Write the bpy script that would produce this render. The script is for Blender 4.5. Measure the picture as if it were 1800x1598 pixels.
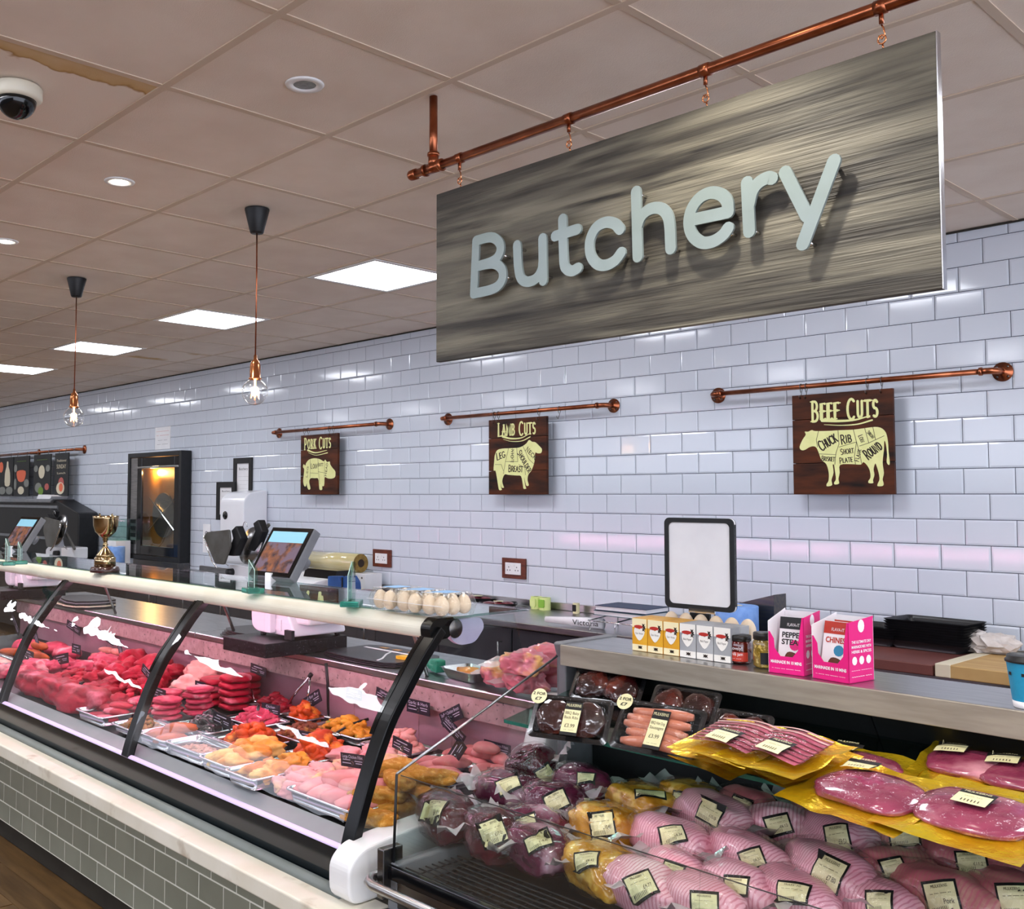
import bpy, bmesh, math, random
from mathutils import Vector, Matrix, noise, Euler
from mathutils.bvhtree import BVHTree
R = math.radians
for _o in list(bpy.data.objects): bpy.data.objects.remove(_o)
scene = bpy.context.scene
col = scene.collection

# ---------------------------------------------------------------- camera
CAM = Vector((2.0415, -1.3738, 1.55)); FPX = 1752.0; PPX, PPY = 718.3, 777.7
YAW, PITCH, ROLL = -0.84442, 0.05592, 0.00337
CEIL = 2.7615; WALL = 3.434
_f = Vector((math.sin(YAW)*math.cos(PITCH), math.cos(YAW)*math.cos(PITCH), math.sin(PITCH)))
_r = Vector((math.cos(YAW), -math.sin(YAW), 0)); _u = _r.cross(_f)
_r2 = _r*math.cos(ROLL)+_u*math.sin(ROLL); _u2 = _u*math.cos(ROLL)-_r*math.sin(ROLL)
cd = bpy.data.cameras.new('camera'); cam = bpy.data.objects.new('camera', cd); col.objects.link(cam)
cam.matrix_world = Matrix(((_r2.x, _u2.x, -_f.x, CAM.x), (_r2.y, _u2.y, -_f.y, CAM.y), (_r2.z, _u2.z, -_f.z, CAM.z), (0, 0, 0, 1)))
cd.sensor_fit = 'HORIZONTAL'; cd.sensor_width = 36; cd.lens = FPX/1800*36
cd.shift_x = (900-PPX)/1800; cd.shift_y = -(799-PPY)/1800; cd.clip_start = .02
scene.camera = cam
# ---------------------------------------------------------------- world, exposure
WORLD_E = 2.2       # added ambient fill from the open camera side, lifts ceiling and sign
w = bpy.data.worlds.new('world'); scene.world = w; w.use_nodes = True
w.node_tree.nodes['Background'].inputs[0].default_value = (.8, .85, 1, 1)
w.node_tree.nodes['Background'].inputs[1].default_value = WORLD_E
vs = scene.view_settings; vs.view_transform = 'Standard'; vs.look = 'None'; vs.gamma = 1; vs.use_curve_mapping = False
vs.exposure = 0.95
PANEL_E = 10.0      # led ceiling panels
SPOT_E = 22.0        # downlights (watts)
TUBE_E = 15.0       # pink tube of the meat counter

# ---------------------------------------------------------------- pixel to place
def ray(x, y):
    a, b = (x-PPX)/FPX, -(y-PPY)/FPX
    return _r2*a+_u2*b+_f
def onX(v, x, y): d = ray(x, y); return CAM+d*((v-CAM.x)/d.x)
def onY(v, x, y): d = ray(x, y); return CAM+d*((v-CAM.y)/d.y)
def onZ(v, x, y): d = ray(x, y); return CAM+d*((v-CAM.z)/d.z)

# ---------------------------------------------------------------- materials
def lin(h):
    h = h.lstrip('#'); c = [int(h[i:i+2], 16)/255 for i in (0, 2, 4)]
    return tuple((v/12.92 if v <= .04045 else ((v+.055)/1.055)**2.4) for v in c)+(1,)
MATS = {}
def M(name, c='#888888', rough=.5, metal=0, c2=None, ns=20, nd=4, stretch=(1, 1, 1), lo=.35, hi=.65, bump=0, bs=None, trans=0, alpha=1, emit=None, es=1,
      coat=0, sss=0, spec=.5, ior=1.45, coords='Object', c3=None, ns3=60, lo3=.55, hi3=.7, bstretch=None, spread=0):
    m = bpy.data.materials.new(name); MATS[name] = m; m.use_nodes = True
    nt = m.node_tree; N = nt.nodes; L = nt.links; b = N['Principled BSDF']
    b.inputs['Base Color'].default_value = lin(c); b.inputs['Roughness'].default_value = rough; b.inputs['Metallic'].default_value = metal
    b.inputs['IOR'].default_value = ior; b.inputs['Specular IOR Level'].default_value = spec
    b.inputs['Transmission Weight'].default_value = trans; b.inputs['Alpha'].default_value = alpha
    b.inputs['Coat Weight'].default_value = coat; b.inputs['Coat Roughness'].default_value = .06
    if sss: b.inputs['Subsurface Weight'].default_value = sss; b.inputs['Subsurface Radius'].default_value = (.012, .006, .004); b.inputs['Subsurface Scale'].default_value = .5
    if emit: b.inputs['Emission Color'].default_value = lin(emit); b.inputs['Emission Strength'].default_value = es
    def mapped(st):
        tc = N.new('ShaderNodeTexCoord'); mp = N.new('ShaderNodeMapping'); mp.inputs['Scale'].default_value = st
        oi = N.new('ShaderNodeObjectInfo'); ad = N.new('ShaderNodeVectorMath'); ad.operation = 'ADD'
        sc = N.new('ShaderNodeVectorMath'); sc.operation = 'SCALE'; sc.inputs['Scale'].default_value = 7.3
        cb = N.new('ShaderNodeCombineXYZ')
        for k in range(3): L.new(oi.outputs['Random'], cb.inputs[k])
        L.new(cb.outputs[0], sc.inputs[0]); L.new(tc.outputs[coords], ad.inputs[0]); L.new(sc.outputs[0], ad.inputs[1])
        L.new(ad.outputs[0], mp.inputs['Vector']); return mp.outputs[0]
    out = None
    def mixin(prev, prevcol, colr, sc_, l_, h_):
        t = N.new('ShaderNodeTexNoise'); t.inputs['Scale'].default_value = sc_; t.inputs['Detail'].default_value = nd
        L.new(mapped(stretch), t.inputs['Vector'])
        rp = N.new('ShaderNodeMapRange'); rp.inputs['From Min'].default_value = l_; rp.inputs['From Max'].default_value = h_
        L.new(t.outputs['Fac'], rp.inputs['Value'])
        mx = N.new('ShaderNodeMix'); mx.data_type = 'RGBA'; L.new(rp.outputs[0], mx.inputs['Factor'])
        if prev is None: mx.inputs['A'].default_value = lin(prevcol)
        else: L.new(prev, mx.inputs['A'])
        mx.inputs['B'].default_value = lin(colr); return mx.outputs['Result']
    if c2: out = mixin(None, c, c2, ns, lo, hi)
    if c3: out = mixin(out, c, c3, ns3, lo3, hi3)
    if spread:
        oi = N.new('ShaderNodeObjectInfo'); hv = N.new('ShaderNodeHueSaturation')
        mr = N.new('ShaderNodeMapRange'); mr.inputs['To Min'].default_value = 1-spread; mr.inputs['To Max'].default_value = 1+spread
        L.new(oi.outputs['Random'], mr.inputs['Value']); L.new(mr.outputs[0], hv.inputs['Value'])
        if out is None: hv.inputs['Color'].default_value = lin(c)
        else: L.new(out, hv.inputs['Color'])
        out = hv.outputs[0]
    if out is not None: L.new(out, b.inputs['Base Color'])
    if bump:
        t = N.new('ShaderNodeTexNoise'); t.inputs['Scale'].default_value = bs or ns; t.inputs['Detail'].default_value = 3
        L.new(mapped(bstretch or stretch), t.inputs['Vector'])
        bp = N.new('ShaderNodeBump'); bp.inputs['Strength'].default_value = bump; bp.inputs['Distance'].default_value = .004
        L.new(t.outputs['Fac'], bp.inputs['Height']); L.new(bp.outputs[0], b.inputs['Normal'])
        if coat: L.new(bp.outputs[0], b.inputs['Coat Normal'])
    return m
def glassmat(name, c='#ffffff', refl=1.0, rough=0.0, tint=None, wrinkle=0, ior=1.5, wd=.02, wst=(1, 1, 1), milk=0):
    """thin clear sheet: straight-through transparency with Fresnel mirror on top"""
    m = bpy.data.materials.new(name); MATS[name] = m; m.use_nodes = True; nt = m.node_tree; N = nt.nodes; L = nt.links
    N.remove(N['Principled BSDF']); o = N['Material Output']
    tr = N.new('ShaderNodeBsdfTransparent'); tr.inputs[0].default_value = lin(tint or '#ffffff')
    gl = N.new('ShaderNodeBsdfGlossy'); gl.inputs['Color'].default_value = lin(c); gl.inputs['Roughness'].default_value = rough
    ge = N.new('ShaderNodeNewGeometry'); dt = N.new('ShaderNodeVectorMath'); dt.operation = 'DOT_PRODUCT'
    L.new(ge.outputs['Normal'], dt.inputs[0]); L.new(ge.outputs['Incoming'], dt.inputs[1])
    def mth(op, a, b_=None):
        q = N.new('ShaderNodeMath'); q.operation = op
        for k, v in enumerate((a, b_)):
            if v is None: continue
            if isinstance(v, (int, float)): q.inputs[k].default_value = v
            else: L.new(v, q.inputs[k])
        return q.outputs[0]
    f0 = ((ior-1)/(ior+1))**2; cosv = mth('ABSOLUTE', dt.outputs['Value']); p5 = mth('POWER', mth('SUBTRACT', 1.0, cosv), 5.0)
    ml_ = mth('MINIMUM', mth('MULTIPLY', mth('ADD', mth('MULTIPLY', p5, 1-f0), f0), refl), 1.0)
    mx = N.new('ShaderNodeMixShader'); L.new(ml_, mx.inputs[0]); L.new(tr.outputs[0], mx.inputs[1]); L.new(gl.outputs[0], mx.inputs[2])
    if wrinkle:
        tc = N.new('ShaderNodeTexCoord'); t = N.new('ShaderNodeTexNoise'); t.inputs['Scale'].default_value = wrinkle; t.inputs['Detail'].default_value = 3
        L.new(tc.outputs['Object'], t.inputs['Vector']); bp = N.new('ShaderNodeBump'); bp.inputs['Strength'].default_value = .7; bp.inputs['Distance'].default_value = wd
        mp = N.new('ShaderNodeMapping'); mp.inputs['Scale'].default_value = wst; L.new(tc.outputs['Object'], mp.inputs['Vector']); L.new(mp.outputs[0], t.inputs['Vector'])
        L.new(t.outputs['Fac'], bp.inputs['Height']); L.new(bp.outputs[0], gl.inputs['Normal'])
    res = mx.outputs[0]
    if milk:
        df = N.new('ShaderNodeBsdfDiffuse'); df.inputs[0].default_value = lin('#f4eef0'); m2 = N.new('ShaderNodeMixShader'); m2.inputs[0].default_value = milk; L.new(res, m2.inputs[1]); L.new(df.outputs[0], m2.inputs[2]); res = m2.outputs[0]
    L.new(res, o.inputs['Surface']); return m

# ---------------------------------------------------------------- mesh helpers
class MB:
    def __init__(s): s.v = []; s.f = []; s.m = []
    def add(s, V, F, mi=0, T=None):
        b = len(s.v)
        for p in V:
            p = Vector(p); s.v.append(tuple(T @ p) if T else tuple(p))
        for f in F: s.f.append(tuple(i+b for i in f)); s.m.append(mi)
        return s
    def box(s, x0, x1, y0, y1, z0, z1, mi=0, T=None):
        V = [(x, y, z) for z in (z0, z1) for y in (y0, y1) for x in (x0, x1)]
        return s.add(V, [(0, 2, 3, 1), (4, 5, 7, 6), (0, 1, 5, 4), (2, 6, 7, 3), (0, 4, 6, 2), (1, 3, 7, 5)], mi, T)
    def prism(s, poly, a0, a1, axis='y', mi=0, T=None):
        """poly in the plane across axis: x -> (y,z), y -> (x,z), z -> (x,y)"""
        n = len(poly)
        def mk(p, a):
            return {'x': (a, p[0], p[1]), 'y': (p[0], a, p[1]), 'z': (p[0], p[1], a)}[axis]
        ar = sum(poly[i][0]*poly[(i+1) % n][1]-poly[(i+1) % n][0]*poly[i][1] for i in range(n))
        if (ar > 0) == (axis == 'y'): poly = poly[::-1]
        V = [mk(p, a0) for p in poly]+[mk(p, a1) for p in poly]
        F = [tuple(range(n))[::-1], tuple(range(n, 2*n))]+[(i, (i+1) % n, n+(i+1) % n, n+i) for i in range(n)]
        return s.add(V, F, mi, T)
    def lathe(s, prof, n=20, T=None, mi=0):
        V = []; F = []
        for (r, z) in prof:
            for k in range(n): a = 2*math.pi*k/n; V.append((r*math.cos(a), r*math.sin(a), z))
        for j in range(len(prof)-1):
            for k in range(n): a = j*n+k; b = j*n+(k+1) % n; F.append((a, b, b+n, a+n))
        if prof[0][0] > 1e-6: F.append(tuple(range(n))[::-1])
        if prof[-1][0] > 1e-6: q = (len(prof)-1)*n; F.append(tuple(range(q, q+n)))
        return s.add(V, F, mi, T)
    def tube(s, pts, r, n=8, mi=0, T=None, closed=False):
        pts = [Vector(p) for p in pts]; V = []; F = []; m = len(pts)
        up = None
        for i, p in enumerate(pts):
            if closed: t = (pts[(i+1) % m]-pts[i-1])
            else: t = pts[min(i+1, m-1)]-pts[max(i-1, 0)]
            t.normalize()
            if up is None: up = t.orthogonal().normalized()
            up = (up-t*up.dot(t)); up = up.normalized() if up.length > 1e-6 else t.orthogonal().normalized()
            sd = t.cross(up); rr = r[i] if isinstance(r, (list, tuple)) else r
            for k in range(n): a = 2*math.pi*k/n; V.append(p+(up*math.cos(a)+sd*math.sin(a))*rr)
        for i in range(m if closed else m-1):
            for k in range(n):
                a = i*n+k; b = i*n+(k+1) % n; c = ((i+1) % m)*n
                F.append((a, b, c+(k+1) % n, c+k))
        if not closed: F += [tuple(range(n))[::-1], tuple(range((m-1)*n, m*n))]
        return s.add(V, F, mi, T)
    def strip(s, pts, hw, dirn, th=0, mi=0):
        """curve swept sideways along the unit vector dirn by +-hw"""
        d = Vector(dirn)*hw; V = []
        for p in pts: V += [Vector(p)-d, Vector(p)+d]
        return s.add(V, [(2*i, 2*i+1, 2*i+3, 2*i+2) for i in range(len(pts)-1)], mi)
    def mesh(s, name, mats, smooth=False):
        me = bpy.data.meshes.new(name); me.from_pydata(s.v, [], s.f)
        for m in (mats if isinstance(mats, (list, tuple)) else [mats]): me.materials.append(MATS[m] if isinstance(m, str) else m)
        if any(s.m): me.polygons.foreach_set('material_index', s.m)
        if smooth: me.polygons.foreach_set('use_smooth', [True]*len(me.polygons))
        me.validate(); me.update(); return me
    def build(s, name, mats, parent=None, smooth=False, bev=0, seg=2, loc=None, rot=None):
        me = s.mesh(name, mats, smooth)
        return link(name, me, parent, loc, rot, bev, seg, smooth)
def link(name, me, parent=None, loc=None, rot=None, bev=0, seg=2, smooth=False):
    o = bpy.data.objects.new(name, me); col.objects.link(o)
    if parent: o.parent = parent
    if loc is not None: o.location = loc
    if rot is not None: o.rotation_euler = rot
    if bev:
        b = o.modifiers.new('bevel', 'BEVEL'); b.width = bev; b.segments = seg; b.limit_method = 'ANGLE'; b.angle_limit = R(35); b.harden_normals = False
    return o
def tag(o, label=None, cat=None, group=None, kind=None):
    if label: o['label'] = label
    if cat: o['category'] = cat
    if group: o['group'] = group
    if kind: o['kind'] = kind
    return o
def thing(name, label, cat, loc=(0, 0, 0), rotz=0, group=None):
    o = bpy.data.objects.new(name, None); col.objects.link(o); o.empty_display_size = .05
    o.location = loc; o.rotation_euler = (0, 0, rotz); return tag(o, label, cat, group)
def kids(o): return [c for c in bpy.data.objects if c.parent == o]
def copy_tree(o, loc=None, rotz=None, label=None, parent=None):
    c = o.copy(); col.objects.link(c)
    if parent: c.parent = parent
    if loc is not None: c.location = loc
    if rotz is not None: c.rotation_euler = (0, 0, rotz)
    if label: c['label'] = label
    for ch in list(o.children): copy_tree(ch, parent=c)
    return c
def arc(cx, cy, r, a0, a1, n=8): return [(cx+r*math.cos(R(a0+(a1-a0)*k/n)), cy+r*math.sin(R(a0+(a1-a0)*k/n))) for k in range(n+1)]
def rrect(x0, x1, y0, y1, r, n=4):
    return arc(x1-r, y1-r, r, 0, 90, n)+arc(x0+r, y1-r, r, 90, 180, n)+arc(x0+r, y0+r, r, 180, 270, n)+arc(x1-r, y0+r, r, 270, 360, n)
def rpoly(P, r, n=4):
    """round the corners of a polygon"""
    out = []; m = len(P)
    for i in range(m):
        a, b, c = Vector(P[i-1]), Vector(P[i]), Vector(P[(i+1) % m]); u = (a-b); v = (c-b)
        d = min(r, u.length*.45, v.length*.45); p, q = b+u.normalized()*d, b+v.normalized()*d
        for k in range(n+1): t = k/n; w_ = p*(1-t)**2+b*2*t*(1-t)+q*t*t; out.append((w_.x, w_.y))
    return out
def bez(P, n=16):
    """Catmull-Rom through the points"""
    P = [Vector(p) for p in P]; Q = [P[0]*2-P[1]]+P+[P[-1]*2-P[-2]]; out = []
    for i in range(1, len(Q)-2):
        for k in range(n):
            t = k/n; a, b, c, d = Q[i-1], Q[i], Q[i+1], Q[i+2]
            out.append(.5*((2*b)+(c-a)*t+(2*a-5*b+4*c-d)*t*t+(3*b-a-3*c+d)*t**3))
    return out+[P[-1]]
def closed_bez(P, n=4):
    P = [Vector(p) for p in P]; m = len(P); out = []
    for i in range(m):
        a, b, c, d = P[i-1], P[i], P[(i+1) % m], P[(i+2) % m]
        for k in range(n):
            t = k/n; q = .5*((2*b)+(c-a)*t+(2*a-5*b+4*c-d)*t*t+(3*b-a-3*c+d)*t**3); out.append((q[0], q[1]))
    return out
_sph = {}
def sphere_data(sub):
    if sub not in _sph:
        bm = bmesh.new(); bmesh.ops.create_icosphere(bm, subdivisions=sub, radius=1)
        _sph[sub] = ([v.co.copy() for v in bm.verts], [tuple(v.index for v in f.verts) for f in bm.faces]); bm.free()
    return _sph[sub]
def blob(mb, c, s, seed=0, amp=.15, freq=1.5, sub=3, T=None, sq=1.0, flat=True, mi=0):
    V, F = sphere_data(sub); out = []; sd = Vector((seed*3.7, seed*1.9, seed*5.3)); c = Vector(c)
    for v in V:
        n_ = noise.noise(v*freq+sd)*amp+noise.noise(v*freq*2.3+sd)*amp*.5+noise.noise(v*freq*5.1+sd)*amp*.28
        q = Vector([math.copysign(abs(a)**sq, a) for a in v]) if sq != 1 else v
        p = q*(1+n_)
        if flat and p.z < -.7: p.z = -.7-(-.7-p.z)*.15
        p = Vector((p.x*s[0], p.y*s[1], p.z*s[2])); out.append((T @ p if T else p)+c)
    mb.add(out, F, mi); return mb
def bvh_of(mb): return BVHTree.FromPolygons([Vector(v) for v in mb.v], mb.f)
_txt = {}
def text_mesh(s, size=1.0, ext=.0, align='CENTER', shear=0, bold=0, ls=1.0):
    key = (s, align, shear, bold, ls)
    if key not in _txt:
        cu = bpy.data.curves.new('lettering', 'FONT'); cu.body = s; cu.size = 1; cu.align_x = align; cu.align_y = 'CENTER'; cu.shear = shear; cu.offset = bold; cu.resolution_u = 3; cu.space_line = ls
        ob = bpy.data.objects.new('lettering', cu); col.objects.link(ob)
        dg = bpy.context.evaluated_depsgraph_get(); dg.update(); me = bpy.data.meshes.new_from_object(ob.evaluated_get(dg))
        _txt[key] = ([v.co.copy() for v in me.vertices], [tuple(p.vertices) for p in me.polygons])
        bpy.data.objects.remove(ob); bpy.data.curves.remove(cu); bpy.data.meshes.remove(me)
    return _txt[key]
def text(s, O, U, V, size, mat, parent, name='lettering', width=None, mb=None, mi=0, **kw):
    """flat lettering with centre O, unit right U and unit up V (in the parent's space)"""
    vs_, F = text_mesh(s, **kw); O, U, V = Vector(O), Vector(U), Vector(V); sx = size
    if width and vs_: ww = max(v.x for v in vs_)-min(v.x for v in vs_); sx = width/max(ww, 1e-5)
    own = mb is None; mb = mb or MB()
    mb.add([O+U*(v.x*sx)+V*(v.y*size) for v in vs_], F, mi)
    return mb.build(name, mat, parent) if own else mb
def stroke(mb, pts, wd, O, U, V, nrm, th, mi=0, taper=None):
    """brush stroke: ribbon with round ends in the plane (O,U,V), raised by th along nrm"""
    P = [Vector((p[0], p[1])) for p in pts]; L_, R_ = [], []; m = len(P)
    for i, p in enumerate(P):
        t = P[min(i+1, m-1)]-P[max(i-1, 0)]; t.normalize(); n_ = Vector((-t.y, t.x)); h = wd/2
        if taper: h *= taper[0]+(taper[1]-taper[0])*i/(m-1)
        if 0 < i < m-1:
            a = (P[i]-P[i-1]).normalized(); b = (P[i+1]-P[i]).normalized(); cs = max(.5, math.sqrt(max(0, (1+a.dot(b))/2))); h /= cs
        L_.append(p+n_*h); R_.append(p-n_*h)
    t0 = (P[1]-P[0]).normalized(); t1 = (P[-1]-P[-2]).normalized(); h0 = (L_[0]-R_[0]).length/2; h1 = (L_[-1]-R_[-1]).length/2
    def cap(c, t, h, k0):
        n_ = Vector((-t.y, t.x)); return [c+(t*math.sin(a)+n_*math.cos(a))*h*k0 for a in [math.pi*k/6 for k in range(1, 6)]]
    loop = L_+cap(P[-1], t1, h1, 1)+R_[::-1]+cap(P[0], -t0, h0, 1)
    q = len(L_); O, U, V, nrm = Vector(O), Vector(U), Vector(V), Vector(nrm)
    to = lambda p, d: O+U*p.x+V*p.y+nrm*d
    n = len(loop); VV = [to(p, th) for p in loop]+[to(p, 0) for p in loop]
    F = []
    li = list(range(q)); ri = [q+5+(q-1-i) for i in range(q)]
    for i in range(q-1): F.append((li[i], ri[i], ri[i+1], li[i+1]))
    F.append(tuple([li[-1]]+[ri[-1]]+[q+5-1-k for k in range(5)]))
    F.append(tuple([ri[0]]+[li[0]]+[n-1-k for k in range(5)]))
    for i in range(n): F.append((i, n+i, n+(i+1) % n, (i+1) % n))
    mb.add(VV, F, mi); return mb
rnd = random.Random(7)
# ---------------------------------------------------------------- material list
M('ceiling_tile', '#eaddd0', .9, c2='#e2d3c5', ns=4, bump=.25, bs=260)
M('ceiling_stained', '#eaddd0', .9, c2='#c2a06a', ns=2.2, lo=.5, hi=.62, bump=.25, bs=260)
def stain_edge():
    m = M('ceiling_watermark', '#eaddd0', .9, bump=.25, bs=260); nt = m.node_tree; N = nt.nodes; L = nt.links
    tc = N.new('ShaderNodeTexCoord'); sx = N.new('ShaderNodeSeparateXYZ'); L.new(tc.outputs['Object'], sx.inputs[0])
    nz = N.new('ShaderNodeTexNoise'); nz.inputs['Scale'].default_value = 9; nz.inputs['Detail'].default_value = 3; L.new(tc.outputs['Object'], nz.inputs['Vector'])
    ma = N.new('ShaderNodeMath'); ma.operation = 'MULTIPLY_ADD'; ma.inputs[1].default_value = .16; L.new(nz.outputs['Fac'], ma.inputs[0]); L.new(sx.outputs['X'], ma.inputs[2])
    cr = N.new('ShaderNodeValToRGB'); e = cr.color_ramp.elements; e[0].position = .575; e[0].color = lin('#eaddd0'); e[1].position = .585; e[1].color = lin('#a8824c')
    k = e.new(.60); k.color = lin('#c9a876'); k = e.new(.66); k.color = lin('#d2b88e'); L.new(ma.outputs[0], cr.inputs[0]); L.new(cr.outputs[0], N['Principled BSDF'].inputs['Base Color'])
stain_edge()
M('ceiling_bar', '#cdbaa6', .6)
M('plaster', '#d9d6d2', .8, c2='#cfccc8', ns=3)
M('blocker_brown', '#6a645e', .8, c2='#57524d', ns=3)  # for the added unseen blocker behind the camera
M('tile_white', '#ced4de', .10, c2='#c8cfda', ns=1.2, bump=.05, bs=9, spread=.012, spec=.6)
M('grout', '#3d4254', .9)
M('floor_wood', '#6b4f2c', .45, c2='#4d3619', ns=3, stretch=(1, 9, 1), bump=.1, bs=20, spread=.18)
M('panel_frame', '#e9e9ea', .5)
M('led_white', '#ffffff', .5, emit='#f4f7ff', es=PANEL_E)
M('copper', '#b06a4a', .28, 1, c2='#8a4c33', ns=14, bump=.05)
M('copper_bright', '#d08a5e', .2, 1)
M('black_plastic', '#0d0e10', .45, c2='#141518', ns=30)
M('black_gloss', '#08090b', .12, c2='#0c0d10', ns=9)
M('white_plastic', '#e6e6e6', .35, c2='#dddddf', ns=5)
M('cream_plastic', '#e0dccb', .4, c2='#d8d2bf', ns=6)
M('grey_plastic', '#77797c', .45, c2='#6c6e72', ns=12)
M('steel', '#b4b4b4', .28, 1, c2='#9b9b9d', ns=8, stretch=(1, 12, 12), bump=.04, bs=60)
M('steel_dark', '#6e6a63', .32, 1, c2='#5d5d61', ns=8, stretch=(1, 10, 10))
M('chrome', '#dcdcdc', .08, 1, c2='#c9c9c9', ns=3)
M('alu', '#cfcfd2', .22, 1, c2='#bdbdc2', ns=10, bump=.05)
M('gold_metal', '#b8a27e', .14, 1, c2='#8f7a56', ns=5)
M('dark_laminate', '#33363c', .5, c2='#2b2e34', ns=6)
M('fridge_black', '#0d0e10', .5, c2='#121416', ns=40)
M('stone_white', '#e4e0d2', .35, c2='#d8d2bf', ns=5, nd=8, c3='#b9ad98', ns3=9, lo3=.62, hi3=.75)
M('stone_pink', '#bd9c9c', .5, c2='#a88786', ns=30, c3='#5a4a49', ns3=70, lo3=.6, hi3=.68)
M('granite_black', '#1a181d', .4, spec=.25, c2='#0c0b0e', ns=90, c3='#85808c', ns3=160, lo3=.66, hi3=.72)
M('tile_sage', '#8b8e7f', .3, c2='#828576', ns=5, spread=.05, bump=.03)
M('grout_light', '#e8e8dc', .9)
M('kick_dark', '#2d2a22', .7, c2='#241f18', ns=8)
M('bulb_glass_rim', '#ffffff', .02)
M('filament', '#ffb060', .4, emit='#ffab55', es=22)
M('sign_text', '#8f9c9b', .4, metal=.2, c2='#86938f', ns=6)
M('cream_print', '#e6e6a2', .6, c2='#dfdf98', ns=20)
M('ink', '#2a1c14', .7)
M('ink_black', '#0b0b0c', .6)
M('paper_white', '#e8e8ea', .7, c2='#dfdfe2', ns=8)
M('label_cream', '#e2dcae', .5, c2='#d8d2a2', ns=20)
M('blue_paper', '#7fa6e0', .8, c2='#7099d8', ns=30, bump=.2, bs=90)
M('wood_socket', '#6b2f1c', .45, c2='#4d2013', ns=20, stretch=(1, 1, 5))
M('red_print', '#c4463c', .6)
M('lime_print', '#7fb43c', .6)
M('glass_green', '#3f9c8a', .08, trans=.75, c2='#52b39d', ns=20)
glassmat('pane', '#ffffff', 1.0, 0, '#f4f8f7')
glassmat('pane_wavy', '#ffffff', 1.0, 0.0, '#f6f8f8', wrinkle=2.0, wd=.012, wst=(1, .6, .6))
glassmat('bulb', '#ffffff', 2.6, 0, '#f4f4f4')
glassmat('film', '#ffffff', .75, .1, '#fbfafa', wrinkle=30)
glassmat('film_clear', '#ffffff', .45, .05, '#ffffff', wrinkle=30)
glassmat('film_milky', '#ffffff', 1.4, .12, '#fbf8f9', wrinkle=24, milk=.34)
glassmat('award_glass', '#ffffff', 1.1, 0, '#cfe6df')
def wood_sign():
    m = M('sign_wood', '#423e36', .55, c2='#7d7868', ns=2.2, nd=10, stretch=(.8, 1, 11), lo=.38, hi=.66, c3='#211e1a', ns3=3.2, lo3=.5, hi3=.72, bump=.8, bs=5, bstretch=(1.0, 1, 34))
    return m
wood_sign()
M('cut_wood', '#56280f', .5, spec=.25, c2='#140905', ns=4, nd=6, stretch=(1, 1, 5), lo=.35, hi=.7, bump=.15)

# ---------------------------------------------------------------- the room
XL, XR, YF = -12.6, 6.0, -6.0
def structure(name, mb, mat, **k): return tag(mb.build(name, mat, **k), kind='structure')
floor = structure('floor', MB().box(XL, XR, YF, WALL, -.06, -.003), 'floor_wood')
pl = MB().box(0, 1.19, 0, .118, 0, .003).mesh('plank', 'floor_wood')
n = 0
for j in range(9):
    for i in range(5):
        link('plank', pl, floor, (-4.6+i*1.2+(j*.47) % 1.2-.6, .33-(j+1)*.12, -.003))
wall = structure('wall_back', MB().box(XL, XR, WALL+.004, WALL+.12, 0, CEIL+.1), 'grout')
wl = structure('wall_left', MB().box(XL-.1, XL, YF, WALL, 0, CEIL+.1), 'plaster')
wf = structure('reflection_blocker', MB().box(XL, XR, YF-.1, YF, 0, 1.9), 'blocker_brown')  # unseen low wall added to keep the bright world out of the glass
# metro tiles of the back wall
TW, TH = .20649, .11367; TX0, TZ0 = .0509, 2.3724; g = .0016
def tile_geo(mb, x0, x1, z0, z1, y=0):
    b = .008; hgt = .0022
    V = [(x0, y+.004, z0), (x1, y+.004, z0), (x1, y+.004, z1), (x0, y+.004, z1), (x0, y, z0), (x1, y, z0), (x1, y, z1), (x0, y, z1),
         (x0+b, y-hgt, z0+b), (x1-b, y-hgt, z0+b), (x1-b, y-hgt, z1-b), (x0+b, y-hgt, z1-b)]
    F = [(8, 9, 10, 11)]
    for k in range(4):
        q = (k+1) % 4; F += [(4+k, 4+q, 8+q, 8+k), (k, q, 4+q, 4+k)]
    mb.add(V, F)
full = MB(); tile_geo(full, g, TW-g, g-TH, -g); tile_me = full.mesh('tile', 'tile_white')
cells = []
for l in range(-4, 14):
    zt = TZ0-l*TH
    i0 = 1 if l % 2 == 0 else 0
    for k in range(-62, 30):
        x = TX0+(i0+2*k)*TW/2
        if x+TW < XL or x > 5.9: continue
        ox, oz = x+TW/2, zt-TH/2
        if -7.5 < ox < -6.6 and .9 < oz < 1.93: continue          # the oven is let into the wall here
        vis = 1.0 if (oz < 2.5 or ox > .4 or ox < -2) else .3
        cells.append(((Vector((ox, WALL, oz))-CAM).length/vis, x, zt))
cells.sort(); rest = MB(); cnt = 0
for d, x, zt in cells:
    if zt > CEIL: tile_geo(rest, x+g, x+TW-g, zt-TH+g, CEIL, WALL); continue
    if cnt < 300: link('tile', tile_me, wall, (x, WALL, zt)); cnt += 1
    else: tile_geo(rest, x+g, x+TW-g, zt-TH+g, zt-g, WALL)
tag(rest.build('far_tiles', 'tile_white', wall), kind='stuff')
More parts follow.
